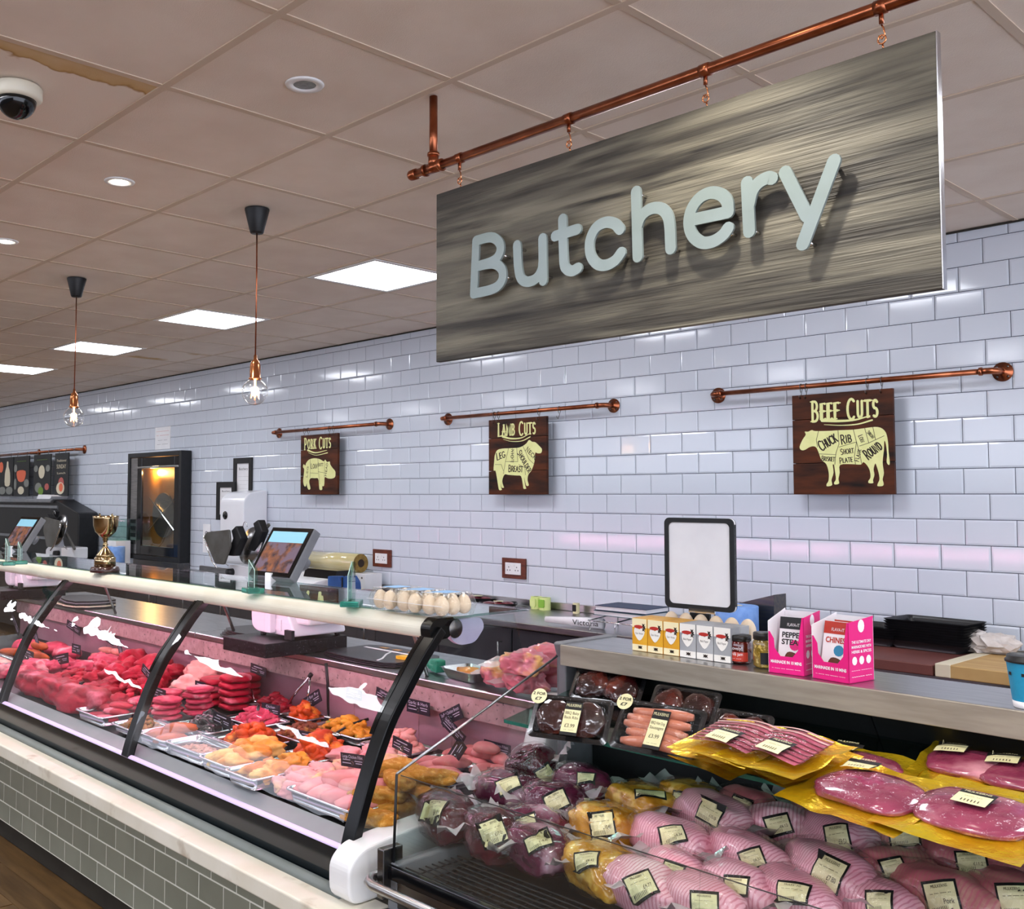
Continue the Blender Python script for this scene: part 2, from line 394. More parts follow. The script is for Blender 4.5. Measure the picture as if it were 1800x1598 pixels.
# suspended ceiling: bars and tiles
ceil = structure('ceiling', MB().box(XL, XR, YF, WALL, CEIL+.03, CEIL+.09), 'ceiling_tile')
panels = [(x, 1.8) for x in (-11.4, -9.6, -7.8, -6.0, -4.2, -2.4, -.6, 1.2, 3.0)]+[(x, -1.2) for x in (-10.2, -8.4, -6.6, -4.8, -3.0, -1.2, .6, 2.4)]+[(x, -3.6) for x in (-9.6, -6.0, -2.4, -.6, 1.2, 3.0)]
pset = {(round(x/.6), round(y/.6)) for x, y in panels}
ct = MB().box(.012, .588, .012, .588, 0, .014).mesh('ceiling_tile', 'ceiling_tile')
cs = MB().box(.012, .588, .012, .588, 0, .014).mesh('ceiling_tile', 'ceiling_stained')
cw = MB().box(.012, .588, .012, .588, 0, .014).mesh('ceiling_tile', 'ceiling_watermark')
bulk = MB()
for i in range(-21, 10):
    for j in range(-10, 6):
        if (i, j) in pset: continue
        if -3 <= j and i < 3:
            y1 = min(.6, WALL-j*.6)
            if y1 < .59: bulk.box(i*.6+.012, i*.6+.588, j*.6+.012, WALL, CEIL+.004, CEIL+.018); continue
            link('ceiling_tile', cw if (i, j) == (-2, -1) else cs if (i, j) == (-10, 4) else ct, ceil, (i*.6, j*.6, CEIL+.004))
        else: bulk.box(i*.6+.012, i*.6+.588, j*.6+.012, min(j*.6+.588, WALL), CEIL+.004, CEIL+.018)
tag(bulk.build('edge_tiles', 'ceiling_tile', ceil), kind='stuff')
for j in range(-10, 6): MB().box(XL, XR, -.012, .012, 0, .03).build('ceiling_bar', 'ceiling_bar', ceil, loc=(0, j*.6, CEIL))
crossbar = MB().box(-.012, .012, YF, WALL, .001, .03).mesh('ceiling_bar', 'ceiling_bar')
for i in range(-20, 10): link('ceiling_bar', crossbar, ceil, (i*.6, 0, CEIL))
structure('trim_1', MB().box(XL, XR, WALL-.012, WALL-.003, CEIL-.006, CEIL+.002), 'kick_dark')
# led panels
names = {(-2.4, 1.8): 'bright square ceiling light panel directly left of the hanging Butchery sign', (-4.2, 1.8): 'bright square ceiling light panel behind the cord of the nearer bulb',
         (-6.0, 1.8): 'bright square ceiling light panel behind the cord of the farther bulb', (-7.8, 1.8): 'bright square ceiling light panel cut by the left picture edge'}
pf = MB().box(.01, .59, .01, .04, 0, .02).box(.01, .59, .56, .59, 0, .02).box(.01, .04, .04, .56, 0, .02).box(.56, .59, .04, .56, 0, .02).mesh('panel_frame', 'panel_frame')
pdm = MB().box(.04, .56, .04, .56, .006, .012).mesh('diffuser', 'led_white')
for x, y in panels:
    t = thing('ceiling_light_panel', names.get((x, y), 'square ceiling light panel out of the picture, lighting the shop'), 'light', (x, y, CEIL-.002), group='square led ceiling panels')
    link('frame', pf, t); link('diffuser', pdm, t)
# downlights
M('spot_lens', '#ffffff', .4, emit='#fff2dc', es=40); M('spot_off', '#8f9496', .3, c2='#6f7476', ns=60)
for k, (x, lab, on) in enumerate([(-.308, 'unlit round recessed downlight left of the copper ceiling post', 0), (-1.524, 'lit round downlight above and left of the nearer hanging bulb', 1), (-2.732, 'lit round downlight at the left picture edge', 1)]
                            + [(-3.94, 'lit round downlight left of the picture', 1), (.9, 'lit round downlight in front of the Butchery sign, above the picture', 1), (2.1, 'lit round downlight right of the picture', 1)]):
    t = thing('downlight', lab, 'light', (x, .3, CEIL+.003), group='round recessed downlights over the counter front')
    MB().lathe([(.034, 0), (.034, -.004), (.055, -.005), (.058, 0)], 28).build('trim_ring', 'panel_frame', t, True)
    MB().lathe([(.0, -.0015), (.034, -.0015), (.034, .0)], 24).build('lens', 'spot_lens' if on else 'spot_off', t)
    if on:
        ld = bpy.data.lights.new('downlight_lamp', 'SPOT'); ld.energy = SPOT_E; ld.color = (1, .93, .82); ld.spot_size = R(110); ld.spot_blend = .6; ld.shadow_soft_size = .03
        lo = bpy.data.objects.new('lamp', ld); col.objects.link(lo); lo.parent = t; lo.location = (0, 0, -.012)
# cctv dome
t = thing('security_camera', 'cream ceiling security camera with dark glossy dome at top left', 'camera', onZ(CEIL, 30, 152))
t.location.z = CEIL
MB().lathe([(.066, 0), (.072, -.006), (.072, -.035), (.062, -.043), (.05, -.043)], 32).build('housing', 'cream_plastic', t, True)
MB().lathe([(.056*math.cos(R(a)), -.042-.056*math.sin(R(a))) for a in range(0, 91, 10)], 28).build('dome', 'black_gloss', t, True)
# pendants
def pendant(px, py, zsock, zbulb, label):
    c = onZ(CEIL, px, py); t = thing('pendant_bulb', label, 'lamp', (c.x, c.y, CEIL), group='bare bulb pendants over the counter')
    MB().lathe([(.052, 0), (.052, -.004), (.029, -.098), (.026, -.103), (.004, -.103)], 28).build('ceiling_cup', 'black_plastic', t, True)
    MB().tube([(0, 0, -.1), (.003, 0, -.3), (0, 0, zsock)], .0032, 8).build('cord', 'copper', t, True)
    MB().lathe([(.006, zsock+.02), (.008, zsock), (.016, zsock-.006), (.022, zsock-.024), (.023, zsock-.075), (.027, zsock-.078), (.027, zsock-.082), (.02, zsock-.084)], 24).build('socket', 'copper_bright', t, True)
    zb = zsock-.084; r = .055; cz = zb-.052
    b = MB().lathe([(.016, zb)]+[(r*math.sin(R(a)), cz+r*math.cos(R(a))) for a in range(20, 181, 10)], 28).build('bulb', 'bulb', t, True)
    f = MB(); P = []
    for k in range(13): a = R(30*k); rr = .018 if k % 2 else .012; P.append((rr*math.cos(a), rr*math.sin(a), cz-.012+(.022 if k % 2 == 0 else -.012)))
    f.tube(P, .0011, 5); f.tube([(0, 0, zb), (0, 0, cz+.015)], .004, 6); f.tube([(-.004, 0, cz+.02), (-.016, 0, cz-.015)], .001, 4); f.tube([(.004, 0, cz+.02), (.016, 0, cz-.015)], .001, 4)
    f.build('filament', 'filament', b)
    ld = bpy.data.lights.new('bulb_lamp', 'POINT'); ld.energy = .8; ld.color = (1, .7, .4); ld.shadow_soft_size = .02
    lo = bpy.data.objects.new('lamp', ld); col.objects.link(lo); lo.parent = t; lo.location = (0, 0, cz-.01)
c1 = onZ(CEIL, 452, 368); pendant(452, 368, onY(c1.y, 450, 632).z-CEIL, 0, 'hanging bare globe bulb with copper socket, the nearer and larger one')
c2 = onZ(CEIL, 135, 490); pendant(135, 490, onY(c2.y, 130, 690).z-CEIL, 0, 'hanging bare globe bulb with copper socket, farther one above the trophy')

# ---------------------------------------------------------------- stroke alphabet for the painted signs
_A = lambda cx, cy, rx, ry, a0, a1, n=9: [(cx+rx*math.cos(R(a0+(a1-a0)*k/n)), cy+ry*math.sin(R(a0+(a1-a0)*k/n))) for k in range(n+1)]
GLY = {
 'A': (.7, [[(.02, 0), (.35, 1)], [(.35, 1), (.68, 0)], [(.15, .36), (.55, .36)]]), 'B': (.62, [[(.1, 0), (.1, 1)], [(.1, 1)]+_A(.28, .76, .26, .24, 90, -90)+[(.1, .52)], [(.1, .52)]+_A(.3, .26, .3, .26, 90, -90)+[(.1, 0)]]),
 'C': (.66, [_A(.4, .5, .36, .5, 50, 310, 14)]), 'D': (.66, [[(.1, 0), (.1, 1)], [(.1, 1)]+_A(.22, .5, .4, .5, 90, -90)+[(.1, 0)]]), 'E': (.55, [[(.52, .98), (.1, 1), (.1, 0), (.54, .03)], [(.1, .52), (.42, .52)]]),
 'F': (.52, [[(.52, .98), (.1, 1), (.1, 0)], [(.1, .52), (.4, .52)]]), 'G': (.7, [_A(.4, .5, .36, .5, 50, 340, 14), [(.74, .4), (.48, .42)]]), 'H': (.66, [[(.1, 0), (.1, 1)], [(.58, 0), (.58, 1)], [(.1, .5), (.58, .5)]]),
 'I': (.25, [[(.12, 0), (.12, 1)]]), 'K': (.62, [[(.1, 0), (.1, 1)], [(.58, 1), (.1, .45)], [(.25, .6), (.62, 0)]]), 'L': (.52, [[(.1, 1), (.1, 0), (.52, .04)]]), 'M': (.84, [[(.06, 0), (.14, 1), (.42, .2), (.7, 1), (.78, 0)]]),
 'N': (.68, [[(.1, 0), (.1, 1), (.58, 0), (.58, 1)]]), 'O': (.72, [_A(.36, .5, .32, .5, 0, 360, 18)]), 'P': (.58, [[(.1, 0), (.1, 1)], [(.1, 1)]+_A(.26, .72, .28, .28, 90, -90)+[(.1, .44)]]),
 'R': (.62, [[(.1, 0), (.1, 1)], [(.1, 1)]+_A(.26, .74, .26, .26, 90, -90)+[(.1, .48)], [(.28, .48), (.6, 0)]]), 'S': (.56, [[(.5, .88)]+_A(.3, .75, .22, .25, 60, 250)+_A(.28, .26, .24, .26, 80, -130)]),
 'T': (.6, [[(.0, 1), (.6, 1)], [(.3, 1), (.3, 0)]]), 'U': (.64, [[(.08, 1), (.08, .3)]+_A(.32, .28, .24, .28, 180, 360)+[(.56, 1)]]), 'V': (.64, [[(.04, 1), (.32, 0), (.6, 1)]]), 'Y': (.6, [[(.04, 1), (.3, .5), (.56, 1)], [(.3, .5), (.3, 0)]]), ' ': (.35, []), '&': (.6, [[(.6, 0), (.15, .8), (.3, 1), (.42, .8), (.08, .3), (.2, 0), (.4, .05), (.58, .4)]])}
def write(mb, s, O, U, V, nrm, h, wd, width=None, th=.0006, big=1.0, serif=True, mi=0, gap=.12):
    idx = 0
    tot = sum((GLY[c.upper()][0]+gap)*(1 if c.isupper() or c == ' ' else .8) for c in s); sx = (width/tot/h) if width else 1
    x = -tot*h*sx/2; U, V, O = Vector(U), Vector(V), Vector(O)
    for c in s:
        k = 1 if c.isupper() or c == ' ' else .8; gw, st = GLY[c.upper()]
        for q in st:
            P = [(x+p[0]*h*k*sx, (p[1]*k+(1-k)*.35)*h-h/2) for p in q]
            idx += 1; stroke(mb, P, wd, O, U, V, nrm, th*(1+.04*(idx % 7)), mi)
            if serif and len(q) < 4:
                for e in (P[0], P[-1]): stroke(mb, [(e[0]-wd*.8, e[1]), (e[0]+wd*.8, e[1])], wd*.5, O, U, V, nrm, th*.9, mi)
        x += (gw+gap)*h*k*sx
    return mb

# ---------------------------------------------------------------- the Butchery sign and its pipe
SY = .638
def sp(x, y, yy=SY): return onY(yy, x, y)
a, b = sp(767, 345), sp(1658, 500); sx0, sx1 = -.1015, 1.310; sz0, sz1 = 1.953, 2.458
sg = thing('hanging_sign', 'large grey driftwood board reading Butchery hanging from the copper pipe', 'sign', ((sx0+sx1)/2, SY, sz0))
ctr = Vector(sg.location)
MB().box(sx0-ctr.x, sx1-ctr.x, 0, .018, 0, sz1-sz0).build('board', 'sign_wood', sg, bev=.0015)
MB().box(sx1-ctr.x, sx1-ctr.x+.002, .0, .018, 0, sz1-sz0).build('edge_strip', 'alu', sg)
LET = {'B': [[(840, 424), (836, 517)], [(840, 424), (866, 418), (880, 426), (883, 440), (876, 455), (862, 463), (838, 470)], [(838, 470), (868, 464), (884, 472), (887, 488), (880, 502), (866, 510), (836, 517)]],
 'u': [[(912, 432), (914, 470), (919, 490), (931, 496), (946, 490), (955, 475), (957, 462)], [(957, 420), (958, 494)]],
 't': [[(992, 386), (994, 458), (999, 473), (1009, 477), (1019, 472)], [(979, 416), (1018, 404)]],
 'c': [[(1093, 404), (1083, 394), (1067, 392), (1050, 402), (1040, 424), (1041, 448), (1052, 464), (1068, 467), (1084, 459), (1095, 445)]],
 'h': [[(1121, 338), (1124, 452)], [(1123, 400), (1130, 382), (1145, 369), (1163, 367), (1175, 377), (1180, 396), (1182, 438)]],
 'e': [[(1217, 388), (1283, 374)], [(1283, 374), (1281, 355), (1270, 343), (1252, 340), (1233, 349), (1219, 368), (1214, 392), (1220, 414), (1236, 427), (1255, 426), (1273, 415), (1283, 402)]],
 'r': [[(1316, 322), (1320, 408)], [(1319, 362), (1325, 338), (1337, 322), (1352, 314), (1360, 315)]],
 'y': [[(1383, 304), (1421, 380)], [(1469, 284), (1414, 430)]]}
U0, V0, N0 = Vector((1, 0, 0)), Vector((0, 0, 1)), Vector((0, -1, 0))
pins = {'B': [(893, 450), (897, 488)], 'u': [(920, 438), (966, 425), (966, 486)], 't': [(1022, 407)], 'c': [(1047, 440), (1100, 451)], 'h': [(1132, 343), (1134, 450), (1190, 438)], 'e': [(1224, 375), (1290, 411)], 'r': [(1332, 407)], 'y': [(1474, 295), (1430, 428)]}
for ch, st in LET.items():
    mb = MB(); LY = SY-.022
    for k, s_ in enumerate(st):
        P = [sp(x, y, LY) for x, y in s_]; P2 = [(p.x, p.z) for p in P]
        if len(P2) > 3: P2 = [(q.x, q.y) for q in bez(P2, 5)]
        stroke(mb, P2, .0285, (-ctr.x, -.024, -ctr.z), U0, V0, N0, .006+.0002*k)
    lt = mb.build('letter', 'sign_text', sg); lt['label'] = 'brushed silver letter '+ch
    for x, y in pins[ch]:
        p = sp(x-6, y, LY); MB().tube([(p.x-ctr.x, -.024, p.z-ctr.z), (p.x-ctr.x, 0, p.z-ctr.z)], .0045, 8).build('standoff', 'chrome', lt, True)
PZ = 2.543
pipe = thing('sign_pipe', 'copper pipe rail hung from the ceiling carrying the Butchery board', 'pipe', (-.115, SY, CEIL))
def RL(p): return Vector(p)-Vector(pipe.location)
MB().tube([RL((-.20, SY, PZ)), RL((2.2, SY, PZ))], .0135, 16).build('rail', 'copper', pipe, True)
MB().tube([RL((-.115, SY, PZ)), RL((-.115, SY, CEIL))], .0125, 16).build('post', 'copper', pipe, True)
MB().tube([RL((1.9, SY, PZ)), RL((1.9, SY, CEIL))], .0125, 16).build('post', 'copper', pipe, True)
MB().tube([RL((-.15, SY, PZ)), RL((-.08, SY, PZ))], .0165, 16).tube([RL((-.155, SY, PZ)), RL((-.145, SY, PZ))], .0185, 16).tube([RL((-.085, SY, PZ)), RL((-.075, SY, PZ))], .0185, 16).tube([RL((-.115, SY, PZ)), RL((-.115, SY, PZ+.04))], .016, 16).tube([RL((-.115, SY, PZ+.035)), RL((-.115, SY, PZ+.045))], .0185, 16).build('tee_joint', 'copper', pipe, True)
MB().tube([RL((-.222, SY, PZ)), RL((-.215, SY, PZ)), RL((-.19, SY, PZ))], [.012, .0165, .0165], 16).build('end_cap', 'copper', pipe, True)
for px in (808, 1000, 1240, 1549):
    x = sp(px, 300-(px-808)*.38).x
    MB().tube([RL((x-.012, SY, PZ)), RL((x+.012, SY, PZ))], .0155, 14).box(x-.004+.115, x+.004+.115, -.003, .003, PZ-CEIL-.035, PZ-CEIL-.012).build('clamp', 'copper', pipe, True)
    h = MB(); q = [(x-ctr.x, 0.0, PZ-.037-ctr.z), (x-ctr.x+.004, 0, PZ-.045-ctr.z), (x-ctr.x+.006, 0, PZ-.058-ctr.z), (x-ctr.x, .0, PZ-.066-ctr.z), (x-ctr.x-.006, 0, PZ-.058-ctr.z)]
    h.tube(q, .0018, 6); zt = sz1-ctr.z
    ring = [(x-ctr.x+.008*math.cos(R(a)), .009*0+.0, zt+.018+.009*math.sin(R(a))) for a in range(0, 360, 30)]; h.tube(ring, .0019, 6, closed=True)
    h.tube([(x-ctr.x, 0.003, zt+.009), (x-ctr.x, .006, zt-.002)], .002, 6)
    h.build('eye_hook', 'copper_bright', sg, True)

# ---------------------------------------------------------------- wall rails with boards
def wall_rail(p0, p1, label, hooks, sgroup):
    """p0, p1: pixels of the flange centres"""
    a, b = onY(WALL-.01, *p0), onY(WALL-.01, *p1); z = (a.z+b.z)/2; yo = WALL-.085
    t = thing('copper_rail', label, 'rail', ((a.x+b.x)/2, WALL-.002, z), group='copper pipe rails on the tiled wall'); cx = t.location.x
    x0, x1 = a.x-cx, b.x-cx; yl = yo-t.location.y
    MB().tube([(x0+.03, yl, 0), (x1-.03, yl, 0)], .0125, 14).build('pipe', 'copper', t, True)
    for xx, s_ in ((x0, 1), (x1, -1)):
        P = [(xx, 0, 0), (xx, yl+.035, 0)]+[(xx+s_*.035*(1-math.cos(R(q))), yl+.035*(1-math.sin(R(q))), 0) for q in (30, 60, 90)]+[(xx+s_*.06, yl, 0)]
        MB().tube(P, .0145, 14).tube([(xx+s_*.055, yl, 0), (xx+s_*.068, yl, 0)], .018, 14).build('elbow', 'copper', t, True)
        fl = MB().lathe([(.042, 0), (.042, .006), (.02, .01), (.018, .022)], 24, Matrix.Translation((xx, -.001, 0)) @ Matrix.Rotation(R(90), 4, 'X')).build('flange', 'copper', t, True)
        for q in range(4): MB().lathe([(.006, .006), (.005, .009), (0, .01)], 8, Matrix.Translation((xx+.03*math.cos(R(45+90*q)), -.001, .03*math.sin(R(45+90*q)))) @ Matrix.Rotation(R(90), 4, 'X')).build('screw', 'steel_dark', fl, True)
    hm = MB(); hm.tube([(0, -.004, -.03)]+[(0, -.0145*math.cos(R(q)), .0145*math.sin(R(q))) for q in range(0, 181, 30)]+[(0, .012, -.012), (0, 0.002, -.035), (0, -.004, -.05), (0, -.012, -.062), (0, -.022, -.055), (0, -.024, -.045)], .0018, 6)
    hme = hm.mesh('hook', 'steel_dark', True)
    for hx, lab in hooks:
        x = onY(yo, hx, (p0[1]+p1[1])/2).x
        tag(link('s_hook', hme, None, (x, yo, z)), lab, 'hook', sgroup)
    return yo, z
def planks(mb, x0, x1, z0, z1, y0, y1, cuts):
    zs = [z0]+[z0+(z1-z0)*c for c in cuts]+[z1]
    return [(zs[i]+(.0012 if i else 0), zs[i+1]-(.0012 if i < len(zs)-2 else 0)) for i in range(len(zs)-1)]
def cut_board(pl_, pr_, ptop, pbot, yb, label, poly, head, tx, sub, lines, swoosh):
    """poly and texts are read in photo pixels on the board's plane"""
    a, b = onY(yb, pl_, ptop), onY(yb, pr_, pbot); x0, x1 = a.x, b.x; z1 = onY(yb, pl_, ptop).z; z0 = onY(yb, pr_, pbot).z
    t = thing('cuts_board', label, 'sign', ((x0+x1)/2, yb, z0), group='dark plank boards of meat cuts'); C = Vector(t.location)
    for za, zb in planks(None, x0, x1, z0, z1, 0, 0, (.31, .75)): MB().box(x0-C.x, x1-C.x, 0, .02, za-C.z, zb-C.z).build('plank', 'cut_wood', t, bev=.0012)
    MB().box(x0-C.x+.003, x1-C.x-.003, .02, .022, .003, z1-z0-.003).build('backing', 'black_plastic', t)
    L = lambda x, y: (onY(yb, x, y).x-C.x, onY(yb, x, y).z-C.z)
    P = closed_bez([L(*p) for p in poly], 3)
    MB().prism(P, -.0012, 0, 'y').build('animal_print', 'cream_print', t)
    mb = MB(); (hx0, hy0), (hx1, hy1) = [L(*p) for p in tx]; hh = abs(hy0-hy1)
    write(mb, head, ((hx0+hx1)/2, 0, (hy0+hy1)/2), U0, V0, N0, hh, hh*.12, abs(hx1-hx0), .0012, gap=.26)
    mb.build('heading', 'cream_print', t)
    mb = MB(); stroke(mb, [(q.x, q.y) for q in bez([L(*p) for p in swoosh], 5)], hh*.16, (0, 0, 0), U0, V0, N0, .0012, taper=(1, .3)); stroke(mb, [(q.x+hh*.1, q.y-hh*.22) for q in bez([L(*p) for p in swoosh], 5)], hh*.08, (0, 0, 0), U0, V0, N0, .0012, taper=(.3, 1)); mb.build('swoosh', 'cream_print', t)
    mb = MB()
    for ln in lines: stroke(mb, [L(*p) for p in ln], .0022, (0, -.0012, 0), U0, V0, N0, .0005)
    for s_, (cx, cy), hpx, wpx, ang in sub:
        o = L(cx, cy); k = (L(cx+wpx/2, cy)[0]-L(cx-wpx/2, cy)[0]); h_ = abs(L(cx, cy+hpx)[1]-o[1]); ca, sa = math.cos(R(ang)), math.sin(R(ang))
        write(mb, s_, (o[0], -.0012, o[1]), (ca, 0, sa), (-sa, 0, ca), N0, h_, h_*.13, k, .0005, serif=False)
    mb.build('cut_lettering', 'ink', t)
c6 = lambda P: [(1150+x*.36111, 600+y*.36111) for x, y in P]
c5 = lambda P: [(450+x*.36111, 620+y*.36111) for x, y in P]
yo, z = wall_rail((1262, 694), (1762, 655), 'copper pipe rail holding the beef cuts board, longest at right', [(1408, 'wire hook on the beef rail, leftmost of four'), (1417, 'wire hook on the beef rail, second from left'), (1524, 'wire hook on the beef rail, third from left'), (1550, 'wire hook on the beef rail, rightmost of four')], 'wire hooks on the beef rail')
COW = [(708, 515), (722, 480), (738, 455), (733, 440), (750, 440), (768, 432), (785, 437), (850, 436), (900, 433), (970, 430), (1030, 422), (1075, 417), (1105, 422), (1128, 445), (1138, 490), (1141, 540), (1147, 590), (1142, 602), (1132, 588), (1134, 550), (1128, 500), (1120, 485), (1118, 530), (1112, 590), (1118, 640), (1112, 672), (1117, 692), (1112, 704), (1088, 705), (1089, 692), (1097, 672), (1093, 640), (1082, 605), (1076, 595), (1068, 622), (1072, 650), (1065, 675), (1066, 690), (1045, 690), (1043, 680), (1053, 663), (1050, 630), (1036, 603), (1018, 588), (1005, 600), (960, 598), (905, 602), (903, 640), (897, 670), (900, 692), (880, 697), (876, 688), (885, 670), (880, 630), (876, 602), (869, 602), (873, 640), (863, 675), (866, 700), (842, 706), (840, 695), (849, 678), (850, 640), (838, 598), (815, 578), (802, 545), (790, 518), (775, 511), (755, 516), (735, 528), (718, 530)]
cut_board(1392, 1573, 696, 869, yo-.006, 'dark plank board headed Beef Cuts with a cream cow', c6(COW), 'Beef Cuts', c6([(765, 295), (1100, 372)]),
 [('Chuck', c6([(845, 490)])[0], 18, 34, 28), ('Rib', c6([(935, 475)])[0], 16, 20, 8), ('Short', c6([(940, 535)])[0], 10, 24, 5), ('Plate', c6([(935, 578)])[0], 10, 24, 5), ('Round', c6([(1065, 530)])[0], 18, 34, 35), ('Brisket', c6([(848, 572)])[0], 9, 24, -5), ('Flank', c6([(993, 555)])[0], 8, 22, 75), ('Loin', c6([(1010, 475)])[0], 8, 14, -70), ('Sirloin', c6([(1055, 455)])[0], 6, 16, -50)],
 [c6(q) for q in ([(800, 438), (790, 480), (795, 515)], [(895, 434), (900, 500), (885, 545), (880, 600)], [(805, 548), (885, 552)], [(900, 515), (985, 490)], [(970, 430), (985, 490), (1000, 540), (1010, 595)], [(985, 490), (975, 560), (980, 598)], [(1025, 423), (1045, 495), (1120, 460)], [(1065, 418), (1078, 480)], [(1045, 495), (1000, 510)])], c6([(818, 385), (900, 388), (980, 382), (1050, 362)]))
yo, z = wall_rail((787, 738), (1078, 712), 'copper pipe rail holding the lamb cuts board in the middle', [(869, 'wire hook on the lamb rail, leftmost of four'), (876, 'wire hook on the lamb rail, second from left'), (947, 'wire hook on the lamb rail, third from left'), (983, 'empty wire hook on the lamb rail right of the board')], 'wire hooks on the lamb rail')
SHEEP = [(1330, 425), (1345, 434), (1360, 436), (1380, 455), (1392, 470), (1388, 488), (1372, 490), (1360, 487), (1358, 515), (1352, 545), (1340, 575), (1326, 594), (1322, 620), (1328, 645), (1317, 648), (1311, 628), (1306, 604), (1308, 628), (1312, 652), (1316, 661), (1303, 662), (1299, 640), (1291, 602), (1270, 598), (1230, 595), (1213, 592), (1204, 604), (1199, 627), (1205, 650), (1207, 657), (1196, 656), (1190, 632), (1193, 656), (1197, 667), (1184, 668), (1178, 640), (1172, 602), (1166, 575), (1157, 572), (1160, 530), (1163, 500), (1175, 475), (1200, 467), (1240, 465), (1280, 462), (1303, 452), (1318, 440)]
cut_board(859, 961, 739, 869, yo-.006, 'dark plank board headed Lamb Cuts with a cream sheep', c5(SHEEP), 'Lamb Cuts', c5([(1178, 345), (1366, 398)]),
 [('Leg', c5([(1192, 500)])[0], 13, 16, 12), ('Loin', c5([(1248, 500)])[0], 8, 18, 85), ('Shoulder', c5([(1308, 530)])[0], 11, 34, -55), ('Neck', c5([(1340, 490)])[0], 9, 22, -40), ('Breast', c5([(1265, 565)])[0], 12, 26, -3)],
 [c5(q) for q in ([(1230, 466), (1215, 530), (1205, 590)], [(1270, 463), (1275, 530)], [(1215, 530), (1275, 530)], [(1250, 465), (1247, 530)], [(1280, 545), (1310, 560), (1312, 595)], [(1300, 455), (1330, 520), (1352, 540)], [(1165, 545), (1195, 545), (1205, 575)])], c5([(1200, 408), (1240, 418), (1290, 415), (1330, 395)]))
yo, z = wall_rail((490, 762), (684, 745), 'copper pipe rail holding the pork cuts board, left of the lamb rail', [(535, 'wire hook on the pork rail, leftmost of four'), (542, 'wire hook on the pork rail, second from left'), (579, 'wire hook on the pork rail, third from left'), (586, 'wire hook on the pork rail, rightmost of four')], 'wire hooks on the pork rail')
PIG = [(387, 590), (384, 606), (370, 613), (350, 612), (335, 606), (333, 635), (330, 650), (323, 650), (322, 667), (310, 666), (307, 640), (303, 613), (285, 611), (265, 612), (259, 630), (265, 660), (257, 667), (250, 655), (247, 636), (243, 650), (235, 649), (230, 625), (233, 595), (235, 568), (229, 556), (233, 543), (240, 550), (246, 535), (260, 520), (285, 514), (310, 518), (330, 529), (337, 521), (346, 532), (359, 530), (361, 543), (372, 560), (385, 576)]
cut_board(529, 593, 766, 869, yo-.006, 'dark plank board headed Pork Cuts with a cream pig', c5(PIG), 'Pork Cuts', c5([(236, 418), (368, 465)]),
 [('Loin', c5([(284, 552)])[0], 9, 12, 0), ('Leg', c5([(250, 580)])[0], 5, 12, 80), ('Head', c5([(343, 568)])[0], 6, 15, 80), ('Butt', c5([(315, 545)])[0], 6, 10, 0)],
 [c5(q) for q in ([(265, 520), (264, 610)], [(302, 516), (305, 585), (312, 640)], [(264, 585), (302, 588)], [(335, 530), (333, 606)], [(303, 580), (333, 585)])], c5([(252, 475), (290, 487), (345, 475)]))
# poster rail far left
a = onY(WALL-.01, 148, 790); prl = thing('poster_rail', 'copper pipe rail with hanging black posters at far left', 'rail', (a.x, WALL-.002, a.z), group='copper pipe rails on the tiled wall')
MB().tube([(-.03, -.085, 0), (-3.2, -.085, 0)], .015, 12).build('pipe', 'copper', prl, True)
for xx in (0, -1.35):
    MB().tube([(xx, 0, 0), (xx, -.06, 0), (xx-.03, -.085, 0), (xx-.08, -.085, 0)], .018, 12).build('elbow', 'copper', prl, True)
    MB().lathe([(.05, 0), (.05, .008), (.022, .014)], 20, Matrix.Translation((xx, -.001, 0)) @ Matrix.Rotation(R(90), 4, 'X')).build('flange', 'copper', prl, True)
M('poster_black', '#111417', .5, c2='#181c1e', ns=9); M('poster_orange', '#d8694a', .6); M('poster_cream', '#cfc5ac', .6); M('poster_green', '#6d8f3c', .6); M('poster_pink', '#b25b55', .6); M('poster_grey', '#7d7f7a', .6)
def poster(x0, x1, y0, y1, label, art):
    yb = WALL-.125; a, b = onY(yb, x0, y0), onY(yb, x1, y1); t = thing('meat_poster', label, 'poster', ((a.x+b.x)/2, yb, b.z), group='black posters on the far left rail'); C = Vector(t.location)
    MB().box(a.x-C.x, b.x-C.x, 0, .012, 0, a.z-C.z).build('board', 'poster_black', t)
    MB().tube([(a.x-C.x+.1, .006, a.z-C.z-.01), (a.x-C.x+.1, .014, a.z-C.z+.05)], .004, 6).tube([(b.x-C.x-.1, .006, a.z-C.z-.01), (b.x-C.x-.1, .014, a.z-C.z+.05)], .004, 6).build('hook', 'steel_dark', t)
    w_, h_ = b.x-a.x, a.z-b.z
    for k, (mt, poly) in enumerate(art):
        if isinstance(poly, str): text(poly[1:], (0, -.0025, h_*float(mt[1])), U0, V0, h_*mt[2], mt[0], t, width=w_*mt[3]); continue
        MB().prism([((p[0]-.5)*w_, p[1]*h_) for p in closed_bez(poly, 3)], -.0012-.0003*k, 0, 'y').build('print', mt, t)
el = lambda cx, cy, rx, ry: [(cx+rx*math.cos(R(q)), cy+ry*math.sin(R(q))) for q in range(0, 360, 45)]
poster(97, 119, 797, 872, 'rightmost black poster on the far left rail, lettered Sunday', [(('poster_cream', .68, .14, .7), '_SUNDAY'), (('poster_cream', .82, .08, .7), '_Traditional'), (('poster_cream', .53, .07, .6), '_Lunch'), ('poster_pink', el(.5, .3, .2, .13)), ('poster_cream', el(.45, .18, .3, .14)), ('poster_orange', el(.5, .2, .15, .1))])
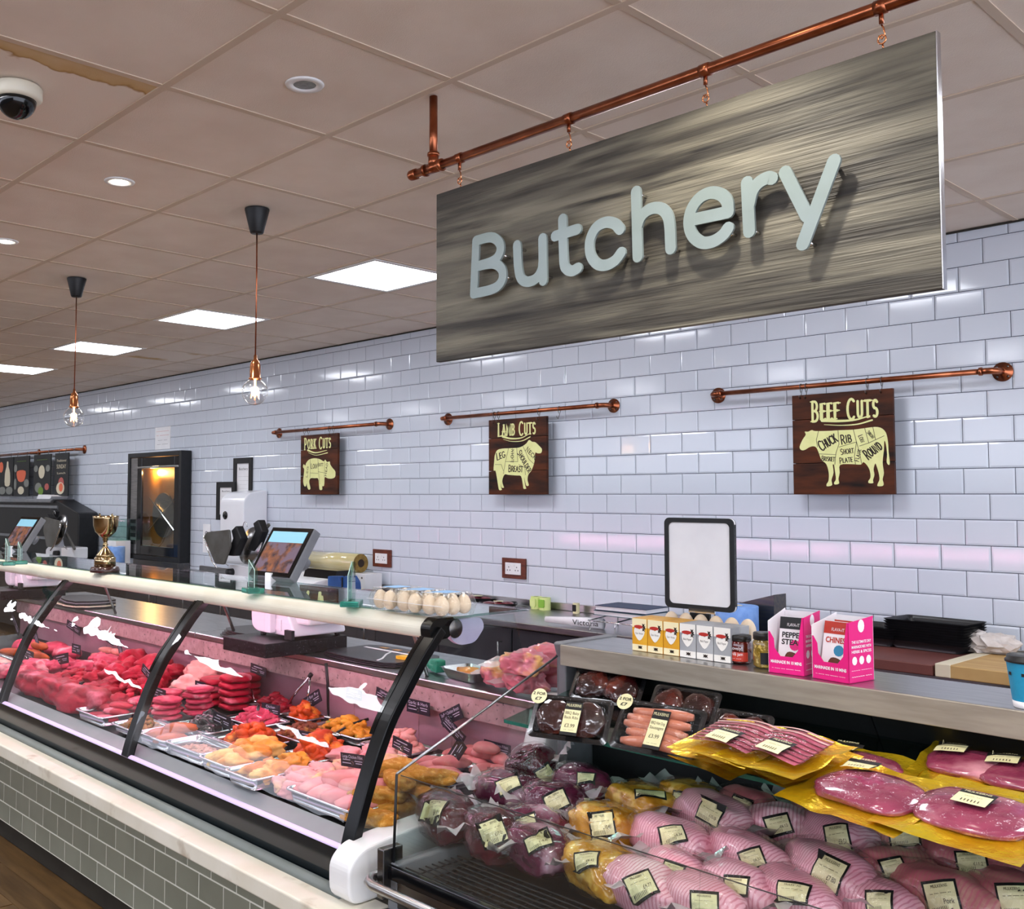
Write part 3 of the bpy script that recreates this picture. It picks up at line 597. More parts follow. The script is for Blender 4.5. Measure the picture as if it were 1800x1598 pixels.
poster(60, 88, 800, 872, 'black poster with a pale fish between grey squares on far rail', [(('poster_green', .88, .1, .6), '_------'), ('poster_grey', el(.14, .66, .12, .08)), ('poster_grey', el(.84, .66, .12, .08)), ('poster_cream', el(.48, .58, .18, .16)), ('poster_grey', el(.3, .2, .2, .12)), ('poster_pink', el(.8, .22, .12, .08)), ('poster_green', el(.45, .12, .15, .1))])
poster(25, 50, 803, 872, 'black poster with an orange bucket on far left rail', [(('poster_green', .88, .1, .6), '_------'), ('poster_orange', [(.22, .62), (.78, .62), (.68, .38), (.32, .38)]), ('poster_grey', el(.12, .7, .1, .1)), ('poster_grey', el(.85, .32, .16, .1)), ('poster_cream', el(.5, .14, .2, .1)), ('poster_grey', el(.12, .3, .08, .14))])
poster(-12, 22, 806, 872, 'black poster with a white bottle at the left picture edge', [('poster_cream', [(.62, .28), (.62, .6), (.68, .75), (.7, .88), (.76, .88), (.78, .75), (.85, .6), (.85, .28)]), ('poster_orange', el(.42, .75, .1, .14)), ('poster_grey', el(.5, .14, .16, .1)), ('poster_grey', el(.84, .14, .16, .1))])
glassmat('shelf_glass', '#ffffff', 1.0, 0, '#b9d8cf')
# ---------------------------------------------------------------- the serve-over meat counter
M('tube_pink', '#ffffff', .4, emit='#ffb2da', es=TUBE_E)
M('steel_pink', '#c39aa6', .35, .35, c2='#ad8491', ns=4, bump=.05)
M('bumper_grey', '#6f7672', .4, c2='#767d7b', ns=10)
M('navy_glass', '#0b1318', .12, c2='#0e181d', ns=5)
M('strip_grey', '#a3a5a8', .4, .3, c2='#9a9ca0', ns=8)
M('lavender_lip', '#cbbcd8', .3, c2='#c3b3d2', ns=10)
M('lip_glow', '#d6c4ea', .4, emit='#d8c0ff', es=.25)  # plastic lip whose lit look is a faint emission
M('pillar_black', '#08090a', .3, spec=.3, c2='#0c0d0f', ns=14)
XC0, XE = -4.3, -.04
cnt_ = thing('meat_counter', 'long glass-fronted meat counter on a grey-green tiled base', 'counter', (-1.2, .7, 0)); CO = Vector(cnt_.location)
def cb(mb): # shift to the counter's frame
    mb.v = [(x-CO.x, y-CO.y, z-CO.z) for x, y, z in mb.v]; return mb
base = cb(MB().box(XC0, .02, .3012, 1.38, .095, .52)).build('base', 'grout_light', cnt_)
cb(MB().box(XC0, .02, .33, 1.38, 0, .095)).build('kick_board', 'kick_dark', cnt_)
bt = MB().box(.003, .147, -.003, .004, .003, .080).mesh('tile', 'tile_sage')
for j in range(5):
    for i in range(20): link('tile', bt, base, (-2.95+i*.15+(j % 2)*.075-CO.x, .303-CO.y, .097+j*.083), bev=0)
tag(cb(MB().box(XC0, -3.0, .30, .306, .097, .51)).build('far_tiles', 'tile_sage', base), kind='stuff')
cb(MB().box(XC0, .10, .145, .30, .478, .528)).build('ledge', 'stone_white', cnt_, bev=.006, seg=3)
cb(MB().prism([(.225, .528), (.23, .539), (.24, .546), (.252, .546), (.262, .540), (.268, .528)], XC0, -.02, 'x')).build('bumper_strip', 'bumper_grey', cnt_, True)
cb(MB().box(XC0, -.03, .266, .276, .53, .628)).build('front_panel', 'navy_glass', cnt_)
cb(MB().prism([(.264, .628), (.264, .634), (.275, .639), (.288, .634), (.288, .628)], XC0, -.03, 'x')).build('lip_glow', 'lip_glow', cnt_, bev=.004, seg=3)
cb(MB().prism([(.286, .634), (.326, .662), (.33, .658), (.29, .63)], XC0, XE, 'x')).build('front_strip', 'strip_grey', cnt_)
DECK = lambda y: .655+(y-.34)*.06
cb(MB().prism([(.326, .654), (1.0, .695), (1.0, .67), (.326, .63)], XC0, XE, 'x')).build('deck', 'fridge_black', cnt_)
cb(MB().box(XC0, XE, 1.0, 1.02, .66, .86)).build('back_panel', 'steel_pink', cnt_)
cb(MB().box(XC0, XE-.01, .975, 1.0, .828, .902)).build('stone_band', 'stone_pink', cnt_, bev=.003)
for a, b in ((XC0, -2.07), (-2.065, -.005)): cb(MB().box(a, b, .965, 1.42, .905, .93)).build('service_shelf', 'steel', cnt_, bev=.004)
cb(MB().box(XC0, -.01, 1.02, 1.4, .1, .905)).build('cabinet', 'dark_laminate', cnt_)
# glass curve in the y,z plane
CV = [(.272, .628), (.288, .681), (.313, .75), (.351, .846), (.40, .944), (.451, 1.014), (.52, 1.103), (.59, 1.178)]
CVs = [(p.x, p.y) for p in bez(CV, 5)]
def offs(P, d):
    out = []
    for i, p in enumerate(P):
        t = Vector(P[min(i+1, len(P)-1)])-Vector(P[max(i-1, 0)]); t.normalize(); out.append((p[0]-t.y*d, p[1]+t.x*d))
    return out
PX = (XE, -1.312, -2.547, -3.79)
for k, x in enumerate(PX):
    P = offs(CVs, .014)+offs(CVs, -.014)[::-1]
    pm = cb(MB().prism(P, x-.024, x+.024, 'x')).build('pillar', 'pillar_black', cnt_, bev=.003)
    ps = offs(CVs, .0155)[18:-2]+offs(CVs, .004)[18:-2][::-1]
    cb(MB().prism(ps, x-.034, x-.018, 'x')).build('seal', 'black_gloss', pm)
    cb(MB().tube([(x-.026, .46, 1.012), (x-.034, .46, 1.012)], .006, 10)).build('bolt', 'chrome', pm, True)
for a, b in ((PX[1], PX[0]), (PX[2], PX[1]), (PX[3], PX[2])):
    P = offs(CVs, .018); mb = MB(); nx = 12
    V = [(a+.026+(b-a-.052)*i/nx, p[0], p[1]) for i in range(nx+1) for p in P]; m_ = len(P)
    mb.add(V, [(i*m_+j, (i+1)*m_+j, (i+1)*m_+j+1, i*m_+j+1) for i in range(nx) for j in range(m_-1)])
    cb(mb).build('curved_glass', 'pane_wavy', cnt_, True)
rp = rpoly([(.556, 1.150), (.552, 1.186), (.574, 1.207), (.625, 1.207), (.648, 1.196), (.648, 1.182), (.60, 1.176), (.585, 1.156)], .016, 4)
cb(MB().prism(rp, XC0, -.07, 'x')).build('top_rail', 'cream_plastic', cnt_)
cb(MB().prism(rpoly([(.552, 1.150), (.548, 1.188), (.574, 1.211), (.64, 1.211), (.66, 1.19), (.62, 1.15)], .012), -.07, -.03, 'x')).build('rail_end', 'pillar_black', cnt_)
cb(MB().tube([(XC0, .60, 1.160), (-.085, .60, 1.160)], .012, 12)).build('tube_light', 'tube_pink', cnt_, True)
cb(MB().box(XC0, -.015, .6, .95, 1.207, 1.214)).build('top_glass', 'award_glass', cnt_)
lampend = cb(MB().prism(rpoly([(.63, 1.15), (.63, 1.2), (.76, 1.2), (.775, 1.17), (.735, 1.128), (.67, 1.125)], .02), -.05, -.035, 'x')).build('light_end_cover', 'lavender_lip', cnt_)
cb(MB().lathe([(.0, .004), (.026, .002), (.028, 0)], 20, Matrix.Translation((-.03, .65, 1.176)) @ Matrix.Rotation(R(90), 4, 'Y'))).build('badge', 'steel_dark', lampend, True)
for x in (-.55, -1.8, -3.0): cb(MB().tube([(x, .90, 1.207), (x, 1.02, .93)], .007, 8)).build('glass_stay', 'steel', cnt_, True)
eg = [(y, z) for y, z in CVs]+[(.62, 1.2), (.9, 1.2), (.985, .935), (.985, .70), (.34, .66)]
cb(MB().prism(eg, XE+.006, XE+.010, 'x')).build('end_glass', 'pane', cnt_)
em = rpoly([(.205, .53), (.205, .628), (.245, .662), (.35, .676), (.86, .70), (.93, .76), (.965, .86), (.985, .945), (1.10, .945), (1.10, .53)], .045, 5)
cb(MB().prism(em, XE+.0, .045, 'x')).build('end_moulding', 'white_plastic', cnt_, bev=.008, seg=3)
for x in (-.07, -1.26, -1.36, -2.5):
    cb(MB().lathe([(.012, 0), (.02, .003), (.02, .012), (.012, .014)], 14, Matrix.Translation((x, .67, 1.165)) @ Matrix.Rotation(R(90), 4, 'Y'))).build('tube_clip', 'lavender_lip', cnt_, True)

# ---------------------------------------------------------------- back worktop and its cabinets
WZ = .868
wt = thing('back_worktop', 'stainless worktop along the tiled wall on dark grey cabinets', 'worktop', (-4, 3.1, 0)); WO = Vector(wt.location)
def wb(mb): mb.v = [(x-WO.x, y-WO.y, z-WO.z) for x, y, z in mb.v]; return mb
wb(MB().box(-12.5, 3.2, 2.76, WALL-.004, WZ-.035, WZ)).build('top', 'steel', wt, bev=.004)
structure('trim_2', MB().box(-6.3, 3.2, WALL-.022, WALL-.006, WZ+.001, WZ+.045), 'steel', bev=.003)
wb(MB().box(-12.5, 3.2, 2.84, WALL-.01, .1, WZ-.035)).build('carcass', 'fridge_black', wt)
dm = MB().box(.004, .596, 0, .02, .13, WZ-.05).mesh('door', 'dark_laminate')
for k in range(16):
    d = link('door', dm, wt, (-6.6+k*.6-WO.x, 2.82-WO.y, 0), bev=.003)
    MB().tube([(.52, -.0, .74), (.52, -.03, .74), (.52, -.03, .62), (.52, 0, .62)], .005, 6).build('handle', 'steel', d, True)

# ---------------------------------------------------------------- the chiller cabinet at right
XF, XF1 = .13, 2.65
fr = thing('chiller_cabinet', 'black open chiller with steel top shelf and low glass front', 'chiller', (1.3, .7, 0)); FO = Vector(fr.location)
def fb(mb): mb.v = [(x-FO.x, y-FO.y, z-FO.z) for x, y, z in mb.v]; return mb
TS = 1.13
M('lip_steel', '#aaa193', .42, .45, c2='#968d80', ns=6, stretch=(1, 8, 8))
fb(MB().prism([(.26, .1), (.26, .655), (.86, .655), (.905, .70), (.905, 1.09), (.89, TS), (.90, TS+.004), (1.15, TS+.004), (1.15, .1)], XF, XF+.035, 'x')).build('end_panel', 'grey_plastic', fr, bev=.004)
fb(MB().box(XF+.035, XF1, .885, 1.13, TS-.012, TS)).build('top_shelf', 'steel', fr, bev=.003)
fb(MB().box(XF+.035, XF1, .879, .887, TS-.058, TS)).build('shelf_lip', 'lip_steel', fr, bev=.002)
for a, b in ((XF+.04, 1.02), (1.024, 1.9), (1.904, XF1)): fb(MB().prism([(.93, 1.075), (1.02, .95), (1.02, .62), (1.05, .62), (1.05, .95), (.96, 1.075)], a, b, 'x')).build('back_panel', 'fridge_black', fr)
fb(MB().box(XF, XF1, 1.05, 1.15, .1, TS-.012)).build('rear_casing', 'fridge_black', fr)
fb(MB().box(XF, XF1, .28, 1.05, .1, .57)).build('lower_body', 'fridge_black', fr)
fb(MB().prism([(.44, .60), (1.02, .70), (1.02, .66), (.44, .56)], XF+.04, XF1, 'x')).build('well_floor', 'fridge_black', fr)
GS = .945; STILT = 9.5; GSF = lambda y: GS+(y-.64)*math.tan(R(STILT))
fb(MB().prism([(.64, GS), (1.0, GSF(1.0)), (1.0, GSF(1.0)+.008), (.64, GS+.008)], XF+.04, XF1, 'x')).build('glass_shelf', 'shelf_glass', fr)
fb(MB().box(XF+.04, XF1, .637, .640, GS-.001, GS+.008)).build('glass_front_edge', 'glass_green', fr)
fb(MB().box(XF+.04, XF1, 1.0, 1.012, GSF(1.0)+.002, GSF(1.0)+.03)).build('shelf_backstrip', 'steel', fr)
sl = MB()
for k in range(60): sl.box(.3+k*.038, .325+k*.038, .998, 1.0005, GSF(1.0)+.014, GSF(1.0)+.020)
tag(fb(sl).build('slots', 'black_plastic', fr), kind='stuff')
for x in (.35, 1.1, 1.9): fb(MB().prism([(.66, GSF(.66)-.001), (1.0, GSF(1.0)-.001), (1.0, GS-.05)], x, x+.004, 'x')).build('shelf_bracket', 'fridge_black', fr)
# wire floor rack
wr_ = MB(); zr = .632
for k in range(9): y = .285+k*.022; wr_.tube([(XF+.04, y, zr+(.012 if k == 0 else 0)), (XF1, y, zr+(.012 if k == 0 else 0))], .0022, 5)
for k in range(60): x = XF+.06+k*.042; wr_.tube([(x, .285, zr-.004), (x, .46, zr-.004)], .002, 5)
fb(wr_).build('wire_floor', 'black_plastic', fr)
fb(MB().box(XF+.04, XF1, .28, .45, .575, .60)).build('drip_pan', 'steel_dark', fr)
# front: fascia, bumper bar, guard glass
fb(MB().box(XF, XF1, .262, .28, .55, .645)).build('fascia', 'steel_dark', fr, bev=.003)
fb(MB().box(XF, XF1, .25, .262, .618, .652)).build('price_channel', 'black_gloss', fr, bev=.002)
fb(MB().box(XF-.012, XF+.012, .235, .30, .57, .69)).build('corner_post', 'steel_dark', fr, bev=.003)
bz = .615
bp_ = [(XF-.02, .6, bz), (XF-.035, .35, bz), (XF-.035, .26, bz)]+[(XF-.035+.05*(1-math.cos(R(q))), .26-.06*math.sin(R(q)), bz) for q in (30, 60, 90)]+[(XF1, .20, bz)]
fb(MB().tube(bp_, .0125, 12)).build('bumper_bar', 'steel', fr, True)
fb(MB().box(XF, XF1, .21, .262, .44, .545)).build('lower_fascia', 'black_gloss', fr, bev=.006)
GXS = [XF+.03, onY(.27, 1228, 1560).x, 2.0, XF1]
for a, b in zip(GXS, GXS[1:]): fb(MB().prism([(.258, .652), (.264, .652), (.279, .866), (.273, .866)], a+.001, b-.001, 'x')).build('guard_glass', 'pane', fr)
fb(MB().prism([(.27, .655), (.275, .866), (.89, 1.092), (.905, .70), (.86, .655)], XF+.012, XF+.018, 'x')).build('end_glass', 'pane', fr)
fb(MB().tube([(XF+.015, .275, .867), (XF+.015, .89, 1.094)], .0035, 6)).build('glass_edge', 'steel', fr, True)
fb(MB().tube([(XF+.015, .275, .866), (XF+.015, .266, .655)], .0035, 6)).build('glass_edge', 'black_plastic', fr, True)
fb(MB().tube([(XF+.03, .276, .867), (XF1, .276, .867)], .0012, 5)).build('guard_edge', 'steel_dark', fr, True)
# ---------------------------------------------------------------- things on the tiled wall
def PZP(yb, pts): return [(onY(yb, x, y).x, onY(yb, x, y).z) for x, y in pts]
def at(name, label, cat, x, y, z, rotz=0, group=None): return thing(name, label, cat, (x, y, z), rotz, group)
M('oven_brass', '#a8752f', .35, .6, c2='#5b3c17', ns=3, lo=.3, hi=.7)
a, b = onY(WALL-.07, 242, 797), onY(WALL-.07, 337, 972); ox0, ox1, oz0, oz1 = -7.62, -6.50, .925, 2.0
ov = at('rotisserie_oven', 'black built-in rotisserie oven glowing warm inside the tiled wall', 'oven', (ox0+ox1)/2, WALL-.01, oz0)
C = Vector(ov.location); w2 = (ox1-ox0)/2; hh = oz1-oz0
def fr4(mb, x0, x1, z0, z1, t_, y0, y1): return mb.box(x0, x0+t_, y0, y1, z0, z1).box(x1-t_, x1, y0, y1, z0, z1).box(x0+t_, x1-t_, y0, y1, z0, z0+t_).box(x0+t_, x1-t_, y0, y1, z1-t_, z1)
fr4(MB(), -w2, w2, 0, hh, .045, -.11, 0).build('outer_frame', 'black_plastic', ov, bev=.003)
MB().box(-w2+.045, w2-.045, -.012, -.004, .045, hh-.045).build('cavity', 'oven_brass', ov)
MB().box(-w2+.05, -w2+.2, -.1, -.09, .05, hh-.05).build('control_strip', 'steel', ov)
for k in range(4): MB().box(-w2+.07, -w2+.18, -.106, -.1, .15+k*.07, .19+k*.07).build('button', 'black_plastic', ov)
fr4(MB(), -w2+.21, w2-.05, .05, hh-.05, .09, -.104, -.08).build('door_frame', 'black_gloss', ov, bev=.003)
MB().box(-w2+.21, w2-.05, -.115, -.104, hh-.16, hh-.14).build('door_handle', 'steel', ov, bev=.003)
MB().box(-w2+.3, w2-.14, -.094, -.092, .14, hh-.14).build('door_glass', 'pane', ov)
mb = MB().lathe([(.0, 0), (.22, 0), (.22, .02), (0, .02)], 24, Matrix.Translation((.1, -.03, .45)) @ Matrix.Rotation(R(90), 4, 'X')); mb.build('spit_wheel', 'steel_dark', ov)
MB().tube([(-.16, -.06, .3), (.36, -.06, .62)], .008, 6).build('spit', 'chrome', ov); MB().tube([(-.16, -.06, .62), (.36, -.06, .3)], .008, 6).build('spit', 'chrome', ov)
MB().box(-w2+.2, w2, -.13, 0, -.06, 0).build('sill', 'steel_dark', ov, bev=.003)
ld = bpy.data.lights.new('oven_lamp', 'POINT'); ld.energy = 9.0; ld.color = (1, .55, .2); ld.shadow_soft_size = .03
lo = bpy.data.objects.new('lamp', ld); col.objects.link(lo); lo.parent = ov; lo.location = (-.12, -.055, hh-.2)
def wall_sheet(name, label, cat, x0, y0, x1, y1, mat='paper_white', th=.003, frame=0, rows=(), group=None, off=.004):
    yb = WALL-off-th; a, b = onY(yb, x0, y0), onY(yb, x1, y1); t = at(name, label, cat, (a.x+b.x)/2, yb+th, b.z, group=group); w_, h_ = (b.x-a.x)/2, a.z-b.z
    MB().box(-w_, w_, -th, 0, 0, h_).build('sheet', mat, t)
    if frame: fr4(MB(), -w_-frame, w_+frame, -frame, h_+frame, frame, -th-.012, 0).build('frame', 'black_plastic', t, bev=.002)
    for s_, z_, sz, wd, mt in rows: text(s_, (0, -th-.0008, h_*z_), U0, V0, h_*sz, mt, t, width=2*w_*wd)
    return t
wall_sheet('wall_notice', 'small white paper notice with red and black lines above the oven', 'notice', 273, 752, 299, 789, rows=[('----------', .82, .14, .8, 'red_print'), ('-- --------', .64, .14, .8, 'red_print'), ('---- ---', .42, .12, .6, 'ink_black'), ('--- -----', .24, .12, .7, 'ink_black')])
rr = [('Butchery', .86, .09, .7, 'ink'), ('_______', .7, .06, .8, 'poster_grey'), ('________', .6, .06, .8, 'poster_grey'), ('_____', .5, .06, .6, 'poster_grey'), ('________', .4, .06, .8, 'poster_grey')]
wall_sheet('framed_notice', 'taller black framed notice above the white wall dispenser', 'notice', 417, 815, 438, 886, frame=.05, rows=rr, group='framed notices behind the dispenser')
wall_sheet('framed_notice', 'shorter black framed notice peeking over the dispenser at left', 'notice', 387, 857, 408, 905, frame=.05, rows=rr, group='framed notices behind the dispenser', off=.03)
wall_sheet('wall_sticker', 'narrow white instruction sticker left of the white dispenser', 'notice', 357, 921, 369, 972, rows=[('o', .7, .3, .4, 'ink_black'), ('o', .5, .3, .4, 'red_print'), ('o', .3, .3, .4, 'red_print')])
# dispenser
yb = WALL-.24; a, b = onY(yb, 374, 866), onY(yb, 439, 1000)
t = at('hand_towel_dispenser', 'glossy white wall dispenser with a round black window', 'dispenser', (a.x+b.x)/2+.02, WALL-.006, .98)
M('white_gloss', '#e4e6ea', .15, c2='#dddfe4', ns=4)
hd = onY(yb, 400, 866).z-.98; MB().prism(rpoly([(-.24, 0), (-.24, hd*.9), (-.18, hd), (-.03, hd+.02), (0, hd+.02), (0, 0)], .05), -.19, .19, 'x').build('body', 'white_gloss', t, bev=.02, seg=3)
MB().lathe([(.0, .008), (.035, .006), (.036, 0)], 20, Matrix.Translation((-.10, -.24, hd*.68)) @ Matrix.Rotation(R(90), 4, 'X')).build('window', 'black_gloss', t, True)
# sockets
def socket(x0, y0, x1, y1, label):
    yb = WALL-.02; a, b = onY(yb, x0, y0), onY(yb, x1, y1); t = at('wall_socket', label, 'socket', (a.x+b.x)/2, WALL-.004, (a.z+b.z)/2, group='twin sockets in wooden surrounds'); w_, h_ = (b.x-a.x)/2, (a.z-b.z)/2
    MB().box(-w_, w_, -.016, 0, -h_, h_).build('surround', 'wood_socket', t, bev=.003)
    f = MB().box(-w_*.66, w_*.66, -.022, -.016, -h_*.6, h_*.55).build('faceplate', 'white_plastic', t, bev=.002)
    for s_ in (-1, 1):
        for q, (dx, dz) in enumerate(((0, .014), (-.011, -.006), (.011, -.006))): MB().box(s_*w_*.34+dx-.003, s_*w_*.34+dx+.003, -.0225, -.021, dz-.004-.006, dz+.004-.006).build('pin_hole', 'ink_black', f)
    for s_ in (-1, 1): MB().box(s_*.012-.006, s_*.012+.006, -.025, -.022, .012, .026).build('switch', 'white_plastic', f, bev=.001)
socket(655, 965, 686, 998, 'twin wall socket in a wooden surround beside the film roll')
socket(882, 980, 923, 1019, 'twin wall socket in a wooden surround below the lamb board')

# ---------------------------------------------------------------- things on the back worktop
M('tray_black', '#141416', .35, c2='#1b1b1e', ns=20); M('meat_dark', '#7a2b34', .35, c2='#4e161f', ns=16, c3='#d0a6a0', ns3=12, lo3=.62, hi3=.7, coat=.5)
M('film_roll', '#cfc69a', .12, c2='#c4b984', ns=6, stretch=(.5, 8, 8), coat=.6); M('film_end', '#8f7434', .4, c2='#6e5725', ns=40); M('blue_tool', '#1f4f8f', .4, c2='#1a4580', ns=9)
M('slicer_grey', '#6b6b68', .35, .5, c2='#57564f', ns=6); M('slicer_steel', '#9a9a9a', .25, 1, c2='#7d7d7f', ns=4)
def slicer(x, y, label, s=1.0, flip=1):
    t = at('meat_slicer', label, 'slicer', x, y, WZ, group='meat slicers')
    S = lambda P: [(p[0]*s*flip, p[1]*s) for p in P]
    body = MB().prism(rpoly(S([(-.12, .03), (.26, .03), (.26, .11), (.2, .14), (-.12, .14)]), .02), -.13*s, .13*s, 'y').build('base', 'white_gloss', t, bev=.006)
    MB().lathe([(.03*s, 0), (.028*s, .05*s), (.0, .052*s)], 16, Matrix.Translation((-.06*s*flip, -.13*s, .085*s)) @ Matrix.Rotation(R(90), 4, 'X')).build('dial', 'black_plastic', body, True)
    for q in (-.08, .2): MB().lathe([(.016, 0), (.02, .03)], 10, Matrix.Translation((q*s*flip, 0, 0))).build('foot', 'black_plastic', t, True)
    MB().prism(rpoly(S([(-.34, .36), (-.30, .40), (.05, .43), (.07, .30), (-.02, .15), (-.16, .15)]), .02), -.235*s, -.22*s, 'y').build('carriage_plate', 'slicer_grey', t, bev=.003)
    P = S([(-.335, .37), (-.33, .33), (-.2, .17), (-.12, .12)]); MB().tube([(p[0], -.237*s, p[1]) for p in P], .006*s, 6).build('plate_rim', 'chrome', t, True)
    MB().lathe([(.155*s, 0), (.15*s, .012*s), (.05*s, .03*s), (0, .03*s)], 32, Matrix.Translation((.1*s*flip, -.06*s, .30*s)) @ Matrix.Rotation(R(75), 4, 'X')).build('blade_cover', 'slicer_steel', t, True)
    for q in range(2):
        MB().prism(S([(-.05+q*.14, .22+q*.04), (.05+q*.16, .36+q*.06), (.02+q*.16, .42+q*.06), (.09+q*.16, .46+q*.05), (.17+q*.14, .36+q*.06), (.06+q*.14, .22+q*.04)]), (-.2+q*.1)*s, (-.13+q*.1)*s, 'y').build('meat_pusher', 'black_plastic', t, bev=.008)
    MB().box(-.02*s, .3*s, -.01*s, .01*s, -.01*s, .01*s).build('guide_plate', 'slicer_grey', t, loc=(.06*s*flip, -.03*s, .3*s), rot=(0, R(-35*flip), 0))
    MB().prism(S([(.24, .13), (.34, .36), (.37, .36), (.31, .13)]), -.05*s, .05*s, 'y').build('arm', 'alu', t, bev=.005)
    MB().tube([(-.17*s*flip, -.1*s, .13*s), (-.2*s*flip, -.14*s, .16*s)], .006*s, 6).build('lever', 'chrome', t, True)
    MB().tube([(.1*s*flip+.03*math.cos(R(q)), -.12*s, .45*s+.04*math.sin(R(q))) for q in range(0, 181, 20)], .003, 5).build('loop_handle', 'chrome', t, True)
    return t
p = onY(3.05, 440, 1030); slicer(p.x, 3.05, 'electric meat slicer with dark plates standing in front of the dispenser', 1.0)
p = onY(2.98, 115, 1000); slicer(p.x+.1, 2.98, 'meat slicer with round blade cover beside the trophy, far left', 1.1, -1)
# far machine
yb = 3.0; a, b = onY(yb, -30, 878), onY(yb, 128, 1000)
t = at('black_warming_unit', 'large black warming unit with grey hood at far left', 'machine', (a.x+b.x)/2-.3, 3.28, WZ); w_ = (b.x-a.x)/2; h_ = a.z-WZ
MB().prism(rpoly([(-w_, 0), (-w_, h_), (w_*.55, h_), (w_, h_*.78), (w_, 0)], .05), -.1, .13, 'y').build('body', 'black_plastic', t, bev=.01)
MB().prism([(-w_, h_*.95), (w_*.5, h_*.95), (w_*.55, h_+.01), (-w_, h_+.01)], -.14, .13, 'y').build('hood_rim', 'grey_plastic', t, bev=.01)
fr4(MB(), -w_*.9, w_*.6, h_*.3, h_*.9, .03, -.115, -.1).build('front_frame', 'grey_plastic', t)
pp = at('paper_stack', 'folded white paper lying on the black warming unit', 'paper', a.x+1.5, 3.28, WZ+h_+.012); MB().prism([(-.2, 0), (.2, 0), (.24, .03), (.1, .045), (-.15, .05)], -.1, .1, 'y').build('sheets', 'paper_white', pp)
# blue rolls
def blue_roll(x, y, label, r=.095, h=.2, z=WZ):
    t = at('blue_paper_roll', label, 'paper roll', x, y, z, group='blue paper rolls')
    MB().lathe([(.025, h-.01), (.028, h), (r-.004, h), (r, h-.004), (r, .004), (r-.004, 0), (.02, 0)], 32).build('paper', 'blue_paper', t, True)
    MB().lathe([(.026, h-.002), (.026, h+.001), (.02, h+.001), (.02, h-.05)], 20).build('core', 'poster_cream', t, True)
p = onY(3.0, 202, 985); blue_roll(p.x, 3.0, 'blue paper roll left of the oven beside the trophy')
p = onY(3.05, 1296, 1110); blue_roll(p.x, 3.05, 'blue paper roll behind the blank poster holder', .1, onY(3.05, 1296, 1064).z-WZ)
p = onY(3.2, 203, 985); t = at('clear_lidded_box', 'clear plastic lidded box behind the far blue paper roll', 'box', p.x, 3.22, WZ)
MB().box(-.13, .13, -.08, .08, 0, .24).build('stand', 'paper_white', t, bev=.004); MB().box(-.13, .13, -.08, .08, .24, .46).build('cover', 'award_glass', t, bev=.004)
# sink tray with tools
p = onZ(WZ+.03, 225, 998); t = at('drip_tray', 'shallow dark steel tray below the oven', 'tray', p.x, p.y, WZ)
MB().box(-.55, .55, -.16, .16, 0, .015).build('plate', 'steel_dark', t); fr4(MB(), -.55, .55, 0, .03, .008, -.16, .16).build('side_rim', 'steel', t)
for k, q in enumerate((-.06, 0)):
    tg = at('serving_tongs', ['wooden-handled tongs lying at the front of the steel tray', 'wooden-handled tongs lying at the back of the steel tray'][k], 'tongs', p.x-.1, p.y+q, WZ+.018, R(8+k*7), 'tongs on the steel tray')
    MB().box(-.2, .12, -.008, .008, 0, .008).build('arm', 'poster_cream', tg); MB().box(-.2, .12, .012, .026, 0, .008).build('arm', 'poster_cream', tg); MB().lathe([(.02, 0), (.026, .01), (.02, .02)], 12, Matrix.Translation((.13, .01, 0))).build('hinge', 'chrome', tg, True)
p = onZ(WZ+.03, 395, 1010); t = at('prep_tray', 'flat steel tray in front of the meat slicer', 'tray', p.x, p.y-.02, WZ); MB().prism(rrect(-.3, .3, -.13, .13, .03), 0, .012, 'z').build('plate', 'steel', t); MB().prism(rrect(-.08, .02, -.135, -.125, .004), -.01, .02, 'z').build('clip', 'black_plastic', t)
# film wrapper
yb = 2.99; a = onY(yb, 545, 1040); t = at('film_wrapper', 'white cling film wrapper with black control panel beside the screen', 'machine', onY(yb, 540, 1040).x, yb, WZ)
MB().prism(rpoly([(-.2, 0), (-.2, .06), (-.1, .09), (.2, .12), (.2, 0)], .01), -.27, .27, 'x').build('body', 'white_plastic', t, bev=.006)
MB().prism([(-.0, .1), (.16, .125), (.16, .16), (.02, .16)], -.05, .33, 'x').build('control_panel', 'black_gloss', t)
for k, (q, mt) in enumerate(((-.2, 'poster_orange'), (-.14, 'ink_black'), (-.08, 'poster_orange'))): MB().lathe([(.018, 0), (.016, .02), (0, .022)], 12, Matrix.Translation((q, -.2, .035)) @ Matrix.Rotation(R(90), 4, 'X')).build('switch', mt, t, True)
a, b = onY(3.3, 545, 985), onY(3.3, 634, 988); rz = (a.z+b.z)/2
t = at('cling_film_roll', 'large yellowish clear roll of cling film left of the socket', 'film roll', (a.x+b.x)/2, 3.3, rz); hw_ = (b.x-a.x)/2; rr_ = .068
mb = MB().tube([(-hw_, 0, 0), (hw_, 0, 0)], rr_, 28).build('film', 'film_roll', t, True)
MB().lathe([(rr_*1.02, 0), (rr_*1.02, .004), (.03, .005), (.028, -.02)], 28, Matrix.Translation((hw_-.001, 0, 0)) @ Matrix.Rotation(R(90), 4, 'Y')).build('roll_end', 'film_end', t); MB().tube([(hw_-.005, 0, 0), (hw_+.0055, 0, 0)], .03, 20).build('core', 'ink', t)
t2 = at('roll_stand', 'white stand carrying the cling film roll', 'stand', (a.x+b.x)/2+.12, 3.3, WZ)
MB().box(-.32, .34, -.07, .09, 0, rz-WZ-rr_-.002).build('box', 'white_plastic', t2, bev=.004)
for q in (-.2, .3): MB().lathe([(.008, 0), (.006, .004)], 8, Matrix.Translation((q, -.07, .1)) @ Matrix.Rotation(R(90), 4, 'X')).build('screw', 'steel_dark', t2)
